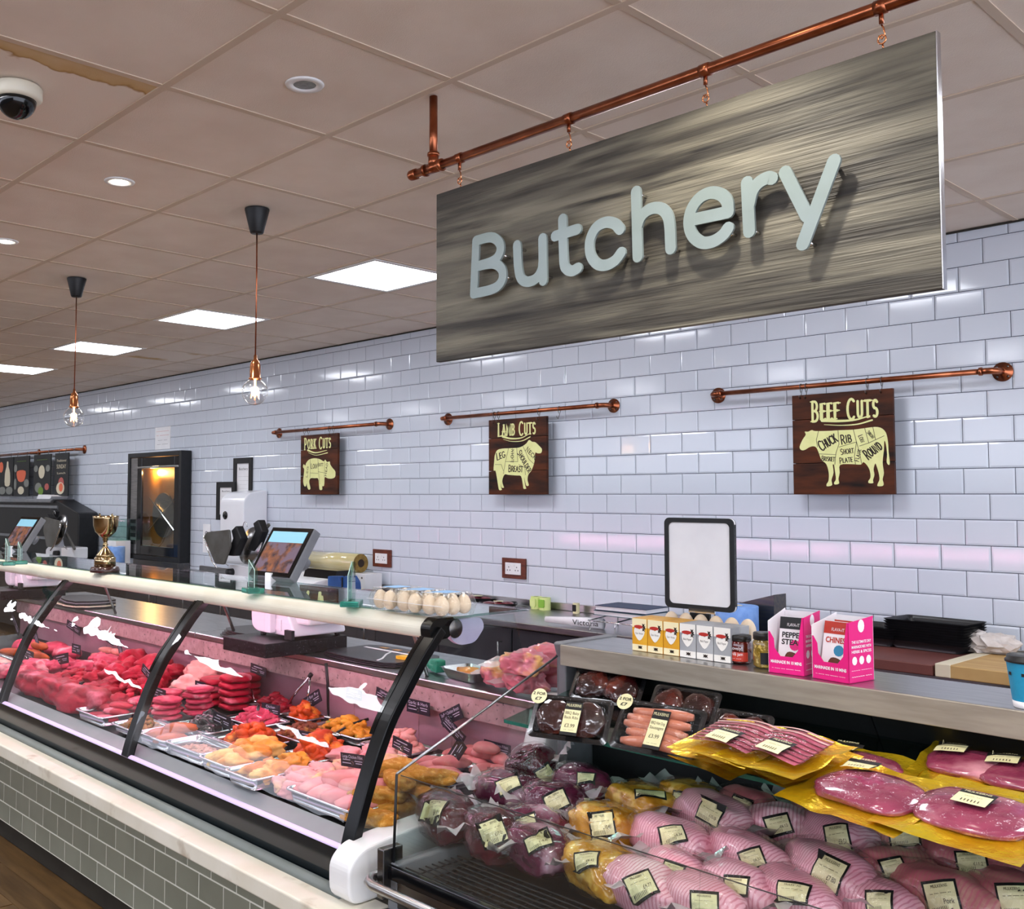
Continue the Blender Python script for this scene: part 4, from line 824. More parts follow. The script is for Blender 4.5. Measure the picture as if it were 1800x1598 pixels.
p = onY(2.92, 606, 1040); t = at('tape_dispenser', 'blue tape dispenser in front of the roll stand', 'dispenser', p.x, 2.95, WZ)
MB().prism(rpoly(PZP(2.95, [(581, 1040), (581, 1008), (600, 1008), (603, 1018), (610, 1008), (622, 1007), (629, 1018), (631, 1040)]), .01), 0, .05, 'y', T=Matrix.Translation((-p.x, -.025, -WZ-.0))).build('body', 'blue_tool', t, bev=.004)
zmin = min(v.co.z for v in t.children[0].data.vertices); t.children[0].location.z = -zmin
MB().tube([(-.03, -.03, .13), (-.03, -.03, .05)], .006, 6).box(-.045, -.015, -.035, -.025, .02, .05).build('lever', 'ink_black', t)
# packed meat trays
def meat_tray(x, y, rz_, label, z=WZ, seed=1, s=1.0):
    t = at('packed_meat_tray', label, 'meat tray', x, y, z, rz_, 'black trays of sliced meat on the worktop')
    MB().prism(rrect(-.11*s, .11*s, -.075*s, .075*s, .02), 0, .004, 'z').build('tray_base', 'tray_black', t)
    mb = MB(); P0 = rrect(-.1*s, .1*s, -.065*s, .065*s, .02); P1 = rrect(-.12*s, .12*s, -.085*s, .085*s, .02); n_ = len(P0)
    mb.add([(p[0], p[1], .004) for p in P0]+[(p[0], p[1], .028) for p in P1], [(i, (i+1) % n_, n_+(i+1) % n_, n_+i) for i in range(n_)]); mb.build('tray_side', 'tray_black', t, True)
    for k in range(3): blob(MB(), ((k-1)*.055*s, 0, .02), (.045*s, .055*s, .018), seed*7+k, .12, 1.6, 2).build('meat_slice', 'meat_dark', t, True)
    MB().box(-.03, .03, -.05*s, -.01*s, .04, .041).build('price_label', 'label_cream', t)
for k, (px, py, lab) in enumerate([(602, 1046, 'black tray of red meat left of the glass award'), (632, 1040, 'black tray of red meat between glass award and egg box'), (842, 1052, 'black tray of red meat right of the egg box'), (872, 1062, 'black tray of red meat nearest the worktop edge'), (825, 1046, 'black tray of red meat partly hidden by the egg box')]):
    p = onZ(WZ+.02, px, py); meat_tray(p.x, p.y+.02*(k % 2), R(15*k), lab, WZ, k)
# label rolls
def label_roll(px, py, r, h, label, mats, y=None):
    p = onZ(WZ, px, py); t = at('label_roll', label, 'label roll', p.x, p.y, WZ, group='rolls of labels on the worktop')
    MB().lathe([(r*.5, h), (r, h), (r, 0), (r*.5, 0), (r*.5, h)], 28).build('roll', mats[0], t)
    MB().prism(rrect(-r*.6, r*.6, h*.2, h*.85, r*.2), -r-.003, -r*.8, 'y').build('print', mats[1], t)
M('lime_paper', '#cfe08a', .6, c2='#d8e79b', ns=20)
label_roll(943, 1070, .035, .075, 'pale lime label roll, left one of the pair', ('lime_paper', 'lime_paper')); label_roll(958, 1072, .035, .075, 'pale lime label roll with green badge print', ('lime_paper', 'lime_print')); label_roll(1013, 1078, .02, .06, 'small cream label roll with black print', ('label_cream', 'ink_black'))
p = onZ(WZ+.02, 1018, 1096); t = at('rolled_leaflet', 'rolled white leaflet with black lettering lying on the worktop', 'paper', p.x, p.y, WZ+.028, R(12))
MB().tube([(-.2, 0, 0), (0, 0, 0), (.14, 0, 0)], [.015, .026, .028], 18).build('paper', 'paper_white', t, True); text('Victoria', (.05, -.0285, .0), U0, V0, .04, 'ink_black', t, width=.15)
# books in wire rack
p = onY(2.93, 1092, 1110); t = at('wire_rack', 'small wire desk rack holding books behind the chiller', 'rack', p.x+.05, 2.93, WZ)
for q in (-.16, 0, .16): MB().tube([(q, -.12, 0), (q, -.12, .05), (q, .12, .07), (q, .12, 0)], .004, 6).build('wire_leg', 'chrome', t, True)
MB().tube([(-.17, -.12, .05), (.17, -.12, .05)], .004, 6).build('wire_bar', 'chrome', t, True); MB().tube([(-.17, .12, .07), (.17, .12, .07)], .004, 6).build('wire_bar', 'chrome', t, True)
M('book_navy', '#27334a', .6, c2='#2d3a54', ns=20); M('book_teal', '#1f4d55', .6, c2='#255961', ns=20)
bx_, by_ = t.location.x, t.location.y
for k, (mt, lab) in enumerate((('book_teal', 'dark teal book, lower one lying in the wire rack'), ('book_navy', 'dark navy book lying on the teal book'))):
    b_ = at('book', lab, 'book', bx_+.01*k, by_+.01, WZ+.078+k*.027, R(3*k), 'books in the wire rack'); MB().box(-.15, .15, -.105, .105, .003, .022).build('pages', 'paper_white', b_); MB().box(-.153, .153, -.108, .108, 0, .003).box(-.153, .153, -.108, .108, .022, .025).box(-.153, .153, .105, .108, 0, .025).build('cover', mt, b_)
# riser behind the blue roll, boards, black trays, bags
a, b = onY(3.2, 1255, 1060), onY(3.2, 1360, 1046); t = at('steel_splash', 'grey steel splash panel standing behind the blue roll', 'panel', (a.x+b.x)/2, 3.22, WZ); w_ = (b.x-a.x)/2
MB().prism([(-w_, 0), (-w_, a.z-WZ-.03), (w_, b.z-WZ), (w_, 0)], -.02, -.015, 'y').build('sheet', 'steel_dark', t); MB().box(w_-.005, w_, -.015, .1, 0, b.z-WZ).build('return', 'steel_dark', t)
M('board_brown', '#5b2f2a', .6, c2='#6b3a33', ns=4, bump=.1); M('board_wood', '#b99862', .6, c2='#a9854f', ns=5, stretch=(1, 6, 1), bump=.1)
a, b = onZ(WZ+.045, 1500, 1160), onZ(WZ+.045, 1640, 1190); yfr = 2.74
x1_ = onY(yfr, 1642, 1190).x; t = at('chopping_board', 'dark brown chopping board behind the pink boxes', 'chopping board', x1_-.42, 3.02, WZ); MB().box(-.42, .415, -.28, .3, 0, .042).build('slab', 'board_brown', t, bev=.004)
t = at('chopping_board', 'pale wooden chopping board beside the blue cup', 'chopping board', x1_+.4, 3.02, WZ); MB().box(-.395, .4, -.28, .3, 0, .05).build('slab', 'board_wood', t, bev=.004)
for q in (-.39, ): MB().box(q-.006, q+.05, -.282, .302, .001, .0515).build('end_strip', 'poster_cream', t, bev=.003)
def tray_stack(px, py, n_, label, rx, w_=.2):
    p = onY(3.2, px, py); t = at('black_tray_stack', label, 'trays', p.x, 3.2, WZ+.043, R(-4), 'stacks of black food trays on the brown board')
    for k in range(n_):
        mb = MB(); P0 = rrect(-w_*.8, w_*.8, -.09, .09, .02); P1 = rrect(-w_, w_, -.12, .12, .02); m_ = len(P0); z0 = k*.011
        mb.add([(q[0], q[1], z0) for q in P0]+[(q[0], q[1], z0+.035) for q in P1], [tuple(range(m_))]+[(i, (i+1) % m_, m_+(i+1) % m_, m_+i) for i in range(m_)]); mb.build('tray', 'tray_black', t, True)
tray_stack(1535, 1146, 5, 'black food trays, the low stack right of the pink boxes', 0, .15); tray_stack(1644, 1157, 9, 'black food trays, the tall ribbed stack on the brown board', 0, .17)
M('bag_white', '#cfc9c4', .35, c2='#b8aea6', ns=18, bump=.5)
for k, (px, py) in enumerate([(1715, 1160), (1735, 1163)]):
    p = onY(3.2, px, py); mb = blob(MB(), (0, 0, .03), (.085, .06, .045), k+40, .5, 2.2, 3); tag(mb.build('crumpled_bag', 'bag_white', None, loc=(p.x+.03*k, p.y, WZ+.055)), ['crumpled white bag right of the tall tray stack', 'crumpled white bag behind the blue cup'][k], 'bag', 'crumpled white bags')
# ---------------------------------------------------------------- things on the counter's glass top
GT = 1.2145
p = onZ(GT, 173, 1006); ty = p.y+.03; sc_ = (onY(ty, 173, 905).z-GT)/.34
t = at('trophy_cup', 'two-handled silver gilt trophy cup on a dark plinth', 'trophy', p.x, ty, GT)
M('plinth_wood', '#3a1512', .3, c2='#260c0a', ns=14, coat=.5)
s_ = sc_; MB().lathe([(.0, 0), (.085*s_, 0), (.088*s_, .012*s_), (.08*s_, .03*s_), (.066*s_, .034*s_), (0, .034*s_)], 32).build('plinth', 'plinth_wood', t, True)
MB().lathe([(.062*s_, .034*s_), (.063*s_, .085*s_), (.056*s_, .09*s_), (0, .09*s_)], 32).build('band', 'gold_metal', t, True)
cup_ = [(.055, .09), (.05, .105), (.02, .14), (.013, .155), (.018, .162), (.012, .17), (.012, .185), (.018, .19), (.014, .2), (.035, .215), (.06, .24), (.072, .275), (.075, .32), (.078, .335), (.07, .335), (.066, .28), (.03, .225), (0, .22)]
MB().lathe([(r_*s_, z_*s_) for r_, z_ in cup_], 36).build('cup', 'gold_metal', t, True)
for q in (-1, 1): MB().tube([(q*x_*s_, 0, z_*s_) for x_, z_ in ((.055, .235), (.085, .255), (.1, .29), (.098, .33), (.085, .345), (.078, .33))], .0055*s_, 8).build('handle', 'gold_metal', t, True)
M('award_edge', '#b9d6cc', .2)
def award(px, py, h, w_, rz_, label):
    p = onZ(GT, px, py); t = at('glass_award', label, 'award', p.x, p.y+.02, GT, rz_, 'glass plaques on green glass bases')
    MB().box(-w_*.62, w_*.62, -.03, .03, 0, .018).build('base', 'glass_green', t, bev=.003)
    MB().prism([(-w_/2, .018), (-w_/2, h), (w_/2, h*.72), (w_/2, .018)], -.006, .006, 'y').build('plaque', 'award_glass', t)
    MB().tube([(-w_/2, -.006, h), (w_/2, -.006, h*.72)], .0016, 5).tube([(w_/2, -.006, h*.72), (w_/2, -.006, .02)], .0014, 5).tube([(-w_/2, -.006, .02), (-w_/2, -.006, h)], .0012, 5).build('bevel', 'award_edge', t)
    stroke(MB(), [(-w_*.3, h*.35), (w_*.3, h*.35)], .002, (0, -.0065, 0), U0, V0, N0, .0003).build('engraving', 'paper_white', t)
award(436, 1043, .115, .058, R(-12), 'slanted glass plaque on a green base left of the screen'); award(609, 1066, .135, .07, R(-48), 'glass plaque seen edge-on right of the screen')
award(6, 994, .13, .07, R(-10), 'glass plaque at left picture edge, left of the far screen'); award(28, 992, .11, .06, R(-10), 'glass plaque at far left just beside the far screen')
# eggs
M('egg', '#dac4a6', .5, c2='#e2d0b6', ns=12, spread=.08); M('egg_white', '#d9d3c4', .5, spread=.05); M('sticker_blue', '#7fb0dc', .5)
glassmat('clear_box', '#ffffff', 1.3, .03, '#fbfbfa', wrinkle=40)
eg_me = MB().lathe([(0, -.028)]+[(.0215*math.cos(R(a_))*(1-.12*math.sin(R(a_))), .0285*math.sin(R(a_))) for a_ in range(-75, 90, 15)]+[(0, .0285)], 16).mesh('egg', 'egg', True)
e0 = onZ(GT, 640, 1072)
for k in range(3):
    bx = e0.x+.055+k*.108; by = e0.y+.085
    t = at('egg_box', ['clear plastic egg box nearest the glass award', 'clear plastic egg box, middle one of three', 'clear plastic egg box at the counter end'][k], 'egg box', bx, by, GT, R(-3+3*k), 'clear egg boxes on the counter top')
    mb = MB(); P0 = rrect(-.045, .045, -.07, .07, .012); P1 = rrect(-.052, .052, -.077, .077, .012); m_ = len(P0)
    mb.add([(q[0], q[1], .002) for q in P0]+[(q[0], q[1], .034) for q in P1], [(i, (i+1) % m_, m_+(i+1) % m_, m_+i) for i in range(m_)]+[tuple(range(m_))]); mb.build('tray', 'clear_box', t, True)
    mb = MB(); P2 = rrect(-.042, .042, -.066, .066, .012); mb.add([(q[0], q[1], .035) for q in P1]+[(q[0], q[1], .068) for q in P2], [(i, (i+1) % m_, m_+(i+1) % m_, m_+i) for i in range(m_)]+[tuple(range(m_, 2*m_))]); mb.build('lid', 'clear_box', t, True)
    MB().prism(rrect(-.03, .03, -.035, .03, .006), .0685, .069, 'z').build('sticker', 'sticker_blue', t); MB().tube([(-.052, -.077, .0345), (.052, -.077, .0345)], .001, 4).build('seam', 'paper_white', t)
    for i in range(2):
        for j in range(3):
            q = Matrix.Rotation(R(-3+3*k), 3, 'Z') @ Vector(((i-.5)*.046, (j-1)*.046, 0))
            lab = 'brown hen egg in the '+['egg box nearest the glass award', 'middle egg box', 'egg box at the counter end'][k]+', '+['left', 'right'][i]+' of the '+['front', 'middle', 'back'][j]+' pair'
            tag(link('egg', eg_me, None, (bx+q.x, by+q.y, GT+.033)), lab, 'egg', 'brown eggs in clear boxes')

# ---------------------------------------------------------------- things on the service shelf
SZ = .93
M('screen_img', '#352c34', .2, c2='#8f5a38', ns=26, c3='#6a5c6c', ns3=18, lo3=.5, hi3=.6, emit='#6a5a62', es=.08); M('screen_top', '#7fb4cc', .2, emit='#8fc4da', es=.2)
def scale(x, label, slab_label, s0=1):
    ys = 1.05
    sl_ = at('stone_slab', slab_label, 'slab', x, ys, SZ+.001, group='speckled slabs under the scales'); MB().box(-.17, .14, -.26, .14, 0, .055).build('slab', 'granite_black', sl_, bev=.003)
    t = at('counter_scale', label, 'scale', x, ys, SZ+.0575, group='retail scales with screens')
    prof = rpoly([(-.16, .03), (-.17, .11), (-.1, .15), (.06, .15), (.13, .06), (.15, .012), (-.12, .012)], .04, 5)
    MB().prism(prof, -.13, .13, 'y').build('housing', 'white_gloss', t, bev=.008, seg=3)
    MB().box(-.16, .26, -.12, .16, .15, .162).build('weighing_plate', 'alu', t, bev=.004)
    MB().box(.08, .2, -.1, .12, .06, .15).build('platform_base', 'white_plastic', t, bev=.01)
    for q in ((-.1, -.11), (.1, -.11), (-.1, .12), (.1, .12)): MB().lathe([(.012, 0), (.014, .013)], 10, Matrix.Translation((q[0], q[1], -.0015))).build('foot', 'black_plastic', t, True)
    MB().box(-.01, .06, -.134, -.1305, .03, .075).build('data_label', 'paper_white', t); MB().box(.10, .15, -.145, -.1305, .004, .04).build('button_panel', 'black_plastic', t)
    top = .26; MB().box(-.022, .022, -.16, -.132, .02, top).build('column', 'white_gloss', t, bev=.004)
    sc = MB().box(-.135, .135, -.03, .012, -.005, .23).build('screen_case', 'grey_plastic', t, loc=(0, -.13, top-.03), rot=(R(-33), 0, R(4)), bev=.006)
    MB().box(-.132, .132, -.033, -.029, -.002, .227).build('bezel', 'black_gloss', sc, bev=.002)
    MB().box(-.112, .112, -.0350, -.033, .018, .155).build('picture', 'screen_img', sc); MB().box(-.112, .112, -.0350, -.033, .155, .207).build('header', 'screen_top', sc)
    MB().lathe([(.03, 0), (.026, .03)], 16, Matrix.Translation((.09, .015, .1)) @ Matrix.Rotation(R(-90), 4, 'X')).build('speaker', 'grey_plastic', sc, True)
p = onY(1.05, 527, 1060); scale(p.x, 'white counter scale with tilted colour screen, nearer one', 'speckled black slab under the nearer counter scale')
p = onY(1.05, 62, 1010); scale(p.x, 'white counter scale with tilted screen at far left', 'speckled black slab under the far left scale')
M('bag_black', '#1b191c', .35, c2='#26232a', ns=10, bump=.2); M('bag_gold', '#a97c3e', .5)
p = onZ(SZ+.02, 655, 1152); t = at('carrier_bags', 'flat pile of printed black carrier bags on the service shelf', 'bags', p.x-.02, p.y+.06, SZ)
for k in range(3): MB().prism(closed_bez([(-.2+.006*k, -.13), (.17, -.14+.004*k), (.21, -.02), (.19, .13), (-.17, .14), (-.21, .02)], 3), .003+k*.006, .007+k*.006, 'z').build('bag', 'bag_black', t)
MB().box(-.17, .15, .05, .066, .0195, .0205).build('stripe', 'paper_white', t); MB().tube([(0, .05, .0185), (.03, 0, .0185), (.1, -.08, .0185), (.12, -.12, .0185)], .004, 5).build('stripe', 'paper_white', t)
for q in (-.12, -.04, .05): MB().box(q, q+.04, .09, .11, .0195, .0205).build('print', 'bag_gold', t)
p = onZ(SZ+.01, 432, 1118); t = at('carrier_bags', 'flat pile of black bags left of the nearer scale slab', 'bags', p.x-.02, p.y+.06, SZ)
for k in range(4): MB().prism(closed_bez([(-.13, -.1+.01*k), (.1, -.11), (.12, .1), (-.12, .11)], 3), .002+k*.008, .008+k*.008, 'z').build('bag', 'bag_black', t)
p = onZ(SZ+.02, 135, 1060); t = at('carrier_bags', 'stack of flattened bags and paper beside the far scale', 'bags', p.x, p.y+.05, SZ)
for k in range(5): MB().prism(closed_bez([(-.2, -.1+.01*k), (.14, -.12), (.18, .1), (-.16, .12)], 3), .002+k*.009, .009+k*.009, 'z').build('bag', ['bag_black', 'poster_cream', 'bag_black', 'grey_plastic', 'bag_black'][k], t)
M('green_tool', '#1f8a6a', .4, c2='#1a795d', ns=20); M('yellow_tool', '#e8b51e', .4)
p = onZ(SZ+.02, 765, 1172); t = at('green_tag_gun', 'small green plastic tag gun on the service shelf', 'tool', p.x, p.y, SZ, R(-20)); MB().tube([(-.07, 0, .022), (-.03, 0, .024), (.03, 0, .024)], [.008, .02, .022], 12).build('body', 'green_tool', t, True); MB().box(.0, .05, -.02, .02, .006, .05).build('grip', 'green_tool', t, bev=.005)
MB().tube([(-.085+.022*math.cos(R(q)), 0, .03+.022*math.sin(R(q))) for q in range(0, 360, 30)], .0018, 5, closed=True).build('ring', 'chrome', t)
p = onZ(SZ+.02, 712, 1158); tag(MB().prism(closed_bez([(-.03, -.02), (.03, -.01), (.02, .03), (-.02, .02)], 3), 0, .03, 'z').build('tape_roll', 'yellow_tool', None, loc=(p.x, p.y, SZ)), 'small yellow tape piece behind the front glass pillar', 'tape')
p = onZ(SZ+.02, 812, 1186); t = at('foil_tray', 'small foil tray with yellow food on the service shelf', 'tray', p.x, p.y+.04, SZ, R(-8))
mb = MB(); P0 = rrect(-.075, .075, -.05, .05, .02); P1 = rrect(-.095, .095, -.065, .065, .02); m_ = len(P0); mb.add([(q[0], q[1], .002) for q in P0]+[(q[0], q[1], .036) for q in P1]+[(q[0]*1.05, q[1]*1.06, .036) for q in P1], [tuple(range(m_))]+[(i, (i+1) % m_, m_+(i+1) % m_, m_+i) for i in range(m_)]+[(m_+i, m_+(i+1) % m_, 2*m_+(i+1) % m_, 2*m_+i) for i in range(m_)]); mb.build('tray', 'alu', t)
M('food_yellow', '#d69b3c', .45, c2='#b97a22', ns=22, coat=.4); blob(MB(), (.0, 0, .022), (.06, .04, .02), 3, .3, 3, 3).build('food', 'food_yellow', t, True)
M('ham', '#cf7c86', .4, c2='#b75a68', ns=12, c3='#d9a25f', ns3=9, lo3=.55, hi3=.65, coat=.6, bump=.2)
for k, (px, py, dz, lab) in enumerate([(872, 1192, 0, 'vacuum-packed ham joint next to the foil tray'), (920, 1205, 0, 'vacuum-packed ham joint at the shelf front'), (915, 1172, .065, 'vacuum-packed ham joint lying on the other hams'), (962, 1160, .07, 'vacuum-packed ham joint against the chiller end'), (968, 1195, 0, 'vacuum-packed ham joint at the bottom beside the chiller end')]):
    p = onZ(SZ+.04+dz, px, py); t = at('packed_ham', lab, 'ham', p.x-.03, p.y+.05, SZ+dz, R(20*k-30), 'bagged ham joints on the service shelf')
    mb = blob(MB(), (0, 0, .04), (.075, .055, .038), 60+k, .36, 1.6, 4, sq=.75); mb.build('ham', 'ham', t, True)
    mb = MB(); mb.add([(-.13, -.07, .03), (-.07, -.075, .03), (-.07, .075, .035), (-.13, .07, .04), (-.1, 0, .055)], [(0, 1, 4), (1, 2, 4), (2, 3, 4), (3, 0, 4)]); mb.build('bag_end', 'film_milky', t, True)
# ---------------------------------------------------------------- meat in the counter
def meat(n, c, c2, c3=None, **k):
    kw = dict(rough=.45, spec=.22, c2=c2, ns=14, nd=6, coat=.06, bump=.7, bs=38, spread=.08); kw.update(k)
    if c3: kw['c3'] = c3
    return M(n, c, **kw)
meat('red_meat', '#c01036', '#8c0622', '#e4788a', ns3=8, lo3=.58, hi3=.7)
meat('dark_red', '#8f1226', '#6c0c1c'); meat('mince_red', '#cc2440', '#981028', bs=60, bump=.6)
meat('pink_meat', '#d84e68', '#bf3350', '#eea4aa', ns3=12, lo3=.55, hi3=.68); meat('pale_pork', '#e6a49c', '#d8837f', '#f0cdbf', ns3=6)
meat('chicken', '#e39490', '#d67a7c', '#efc2b8', ns3=6, lo3=.55, hi3=.7, bump=.12, bs=12, coat=.12); meat('chicken_yellow', '#dd9226', '#c87214', '#ecc470', ns3=9, lo3=.52, hi3=.66, coat=.12)
meat('orange_meat', '#d65014', '#a83208', '#e88a30', ns3=16, lo3=.55, hi3=.66, coat=.12); meat('orange_fillet', '#c0602c', '#9c4218', coat=.12)
meat('curry', '#d9952c', '#c07a1a', '#7f8a2c', ns3=22, lo3=.62, hi3=.7, coat=.12); meat('beef_strips', '#8a4a2c', '#5f2c1a', '#b5803e', ns3=26, lo3=.58, hi3=.68, coat=.12)
meat('herb_brown', '#a8743e', '#7a4a22', '#6c7a34', ns3=40, lo3=.62, hi3=.7); meat('black_sauce', '#0c0809', '#160f10', coat=.8, bump=.6); meat('mince_pale', '#c09680', '#a67862', '#8a7a4a', ns3=40, lo3=.64, hi3=.72, bump=.6, bs=60)
meat('crumb', '#c98a35', '#b06f20', '#dca758', ns3=60, lo3=.5, hi3=.66, rough=.8, coat=0, bump=.8, bs=160); meat('poultry', '#e6a8a4', '#da8a8c', '#e6c184', ns3=6, lo3=.55, hi3=.68); meat('sausage', '#dc8f84', '#cf7a72', '#eab8a8', ns3=30, coat=.12)
M('parsley', '#3c6a2c', .6, c2='#2c5220', ns=30)
DZ = lambda y: .657+(y-.34)*.06
def gn(x, y, dx, dy, label, h=.04, mat='alu'):
    y -= .018; t = at('steel_tray', label, 'tray', x, y, DZ(y)+.003, 0, 'steel food trays in the counter'); hx, hy = dx/2, dy/2
    ring = lambda k, z_, r_: [(q[0], q[1], z_) for q in rrect(-hx+k, hx-k, -hy+k, hy-k, r_, 3)]
    L_ = [ring(.016, .002, .015), ring(.008, h, .02), ring(0, h, .022), ring(0, h-.005, .022)]; m_ = len(L_[0]); mb = MB()
    mb.add(sum(L_, []), [tuple(range(m_))]+[(r_*m_+i, r_*m_+(i+1) % m_, (r_+1)*m_+(i+1) % m_, (r_+1)*m_+i) for r_ in range(3) for i in range(m_)])
    ob = mb.build('pan', mat, t, True); return t
def heap(x, y, dx, dy, h, mat, label, seed, n_=46, sz=.02, z0=None, cat='meat'):
    """loose cut meat: uncountable, one object"""
    y -= .018; h *= 1.2; n_ = int(n_*1.3)
    r_ = random.Random(seed); mb = MB(); z0 = (DZ(y)+.008) if z0 is None else z0
    for k in range(n_):
        a_, q = r_.uniform(0, 6.28), math.sqrt(r_.random())
        px, py = math.copysign(abs(math.cos(a_))**.7, math.cos(a_))*q, math.copysign(abs(math.sin(a_))**.7, math.sin(a_))*q
        zz = h*(1-q*q)*r_.uniform(.75, 1.05)+.008; T = Euler((r_.uniform(-.5, .5), r_.uniform(-.5, .5), r_.uniform(0, 6))).to_matrix()
        blob(mb, (px*dx*.42, py*dy*.42, zz), (sz*r_.uniform(.9, 1.7), sz*r_.uniform(.6, 1), sz*r_.uniform(.5, .8)), seed*50+k, .3, 1.7, 2, T=T)
    mb.add([(q[0], q[1], .004) for q in rrect(-dx*.46, dx*.46, -dy*.46, dy*.46, .02, 3)], [tuple(range(16))])
    o = mb.build('cut_meat', mat, None, True, loc=(x, y, z0)); return tag(o, label, cat, kind='stuff')
_pc = {}
def piece(name, mat, size, x, y, z, rz_, label, cat, group, seed=0, amp=.14, freq=1.3, sub=3, tilt=(0, 0), sq=1.0):
    key = (mat, tuple(size), seed % 4, amp, sq)
    if key not in _pc: _pc[key] = blob(MB(), (0, 0, size[2]*.7), size, seed % 4+len(_pc)*.13, amp, freq, sub, sq=sq).mesh(name, mat, True)
    o = link(name, _pc[key], None, (x, y, z), (tilt[0], tilt[1], rz_)); return tag(o, label, cat, group)
ordn = ['first', 'second', 'third', 'fourth', 'fifth', 'sixth', 'seventh', 'eighth', 'ninth', 'tenth', 'eleventh', 'twelfth']
def pieces(name, mat, size, spots, desc, cat, group, seed=0, **k):
    for i, (x, y, z, rz_) in enumerate(spots):
        y -= .018
        piece(name, mat, size, x, y, DZ(y)+z, R(rz_), desc+(', '+ordn[i]+' counted from the counter end' if len(spots) > 1 else ''), cat, group, seed+i, **k)
# right end: breaded chicken, breasts, fillets
pieces('breaded_chicken', 'crumb', (.085, .042, .026), [(-.09, .40, .005, 20), (-.085, .50, .005, 75), (-.13, .46, .04, 40), (-.10, .56, .03, 10), (-.16, .55, .03, 60), (-.12, .53, .066, -25), (-.17, .60, .06, 30), (-.15, .66, .03, 100), (-.09, .62, .06, 35), (-.2, .57, .075, 70)], 'golden breaded chicken escalope piled by the end glass', 'chicken', 'breaded escalopes at the counter end', 3, amp=.22, sub=4)
gn(-.255, .445, .33, .2, 'steel tray of raw chicken breasts at the glass front')
pieces('chicken_breast', 'chicken', (.085, .042, .028), [(-.15, .43, .02, 60), (-.215, .43, .022, 55), (-.285, .43, .02, 65), (-.19, .475, .045, 45), (-.35, .445, .02, 75), (-.27, .475, .05, 50)], 'smooth pink chicken breast in the front steel tray', 'chicken', 'chicken breasts in the front tray', 5)
gn(-.22, .80, .25, .2, 'steel tray of pink chicken fillets behind the breaded chicken')
pieces('chicken_fillet', 'chicken', (.06, .025, .02), [(-.15, .76, .02, 40), (-.20, .77, .02, 50), (-.25, .80, .02, 45), (-.30, .82, .02, 50), (-.2, .82, .04, 40)], 'pink chicken fillet in the tray behind the breaded chicken', 'chicken', 'fillets in the rear tray', 9)
pieces('small_chicken_fillet', 'chicken', (.05, .024, .02), [(-.09, .92, .01, 20), (-.14, .90, .01, 60), (-.2, .93, .01, 10), (-.25, .92, .01, 50), (-.12, .95, .035, -20), (-.18, .95, .04, 30), (-.24, .955, .035, 0), (-.3, .94, .02, 60), (-.16, .93, .065, 10)], 'small pink chicken fillet heaped in the back corner', 'chicken', 'small fillets in the back corner', 21)
pieces('raw_chicken', 'poultry', (.052, .034, .026), [(-.43, .39, .004, 20), (-.45, .44, .02, 70), (-.49, .40, .004, -20), (-.42, .49, .02, 110), (-.50, .46, .02, 40), (-.46, .52, .02, 10)], 'pale pink chicken leg left of the breast tray', 'chicken', 'chicken legs at the glass front', 31, amp=.45, sub=4)
gn(-.62, .45, .17, .28, 'narrow steel tray of yellow marinated chicken wings')
pieces('marinated_wing', 'chicken_yellow', (.045, .03, .024), [(-.58, .38, .02, 20), (-.64, .39, .02, 80), (-.60, .44, .025, 50), (-.65, .46, .02, 0), (-.6, .51, .025, 70), (-.64, .54, .02, 30)], 'yellow marinated chicken wing in the narrow tray', 'chicken', 'yellow wings', 41, amp=.45, sub=4)
gn(-.80, .46, .2, .26, 'steel tray of yellow marinated chicken breasts')
pieces('marinated_breast', 'chicken_yellow', (.06, .038, .028), [(-.76, .39, .02, 20), (-.83, .40, .02, 70), (-.77, .46, .035, 40), (-.84, .48, .03, 10), (-.78, .53, .03, 80), (-.84, .55, .03, 30)], 'yellow marinated chicken breast in its own tray', 'chicken', 'yellow breasts', 51, amp=.34, sub=4)
pieces('chicken_portion', 'poultry', (.055, .042, .028), [(-.36, .62, .004, 30), (-.42, .66, .02, 80), (-.49, .64, .004, 10), (-.55, .68, .02, 50), (-.45, .73, .03, 20), (-.38, .72, .02, 60)], 'pale seasoned chicken portion in the middle row', 'chicken', 'pale chicken portions', 61, amp=.4, sub=4)
TR = [(-.66, .66, .18, .2, 'orange_meat', 'red-orange marinated chicken strips', .06, .026), (-.52, .88, .24, .16, 'pale_pork', 'pale sliced chicken strips', .05, .022), (-.98, .60, .24, .2, 'orange_meat', 'orange marinated chicken with peppers', .05, .024), (-.90, .76, .24, .17, 'beef_strips', 'brown beef strips with green peppers', .04, .018), (-.82, .90, .3, .15, 'curry', 'yellow curry chicken with green flecks', .045, .02), (-1.02, .415, .25, .15, 'mince_pale', 'pale seasoned mince, half-empty', .012, .013), (-1.48, .43, .22, .16, 'herb_brown', 'brown herb stuffing', .035, .014), (-1.27, .60, .24, .18, 'black_sauce', 'black glazed meat', .045, .024), (-1.2, .76, .24, .16, 'pink_meat', 'pale pink diced chicken', .04, .02), (-1.30, .91, .24, .13, 'dark_red', 'dark red diced beef', .05, .02), (-1.10, .91, .16, .12, 'orange_meat', 'bright orange pepper meat', .045, .02), (-2.55, .62, .3, .2, 'mince_red', 'fresh red diced beef', .035, .02), (-1.95, .62, .34, .18, 'mince_red', 'red beef cubes', .06, .022)]
for i, (x, y, dx, dy, mt, d, h_, sz) in enumerate(TR):
    gn(x, y, dx, dy, 'steel tray holding '+d, .03 if i != 5 else .045); heap(x, y, dx-.03, dy-.03, h_, mt, d+' heaped in a steel tray', i+1, 60 if sz < .02 else 46, sz)
gn(-1.25, .425, .22, .17, 'steel tray of orange fillets at the glass front')
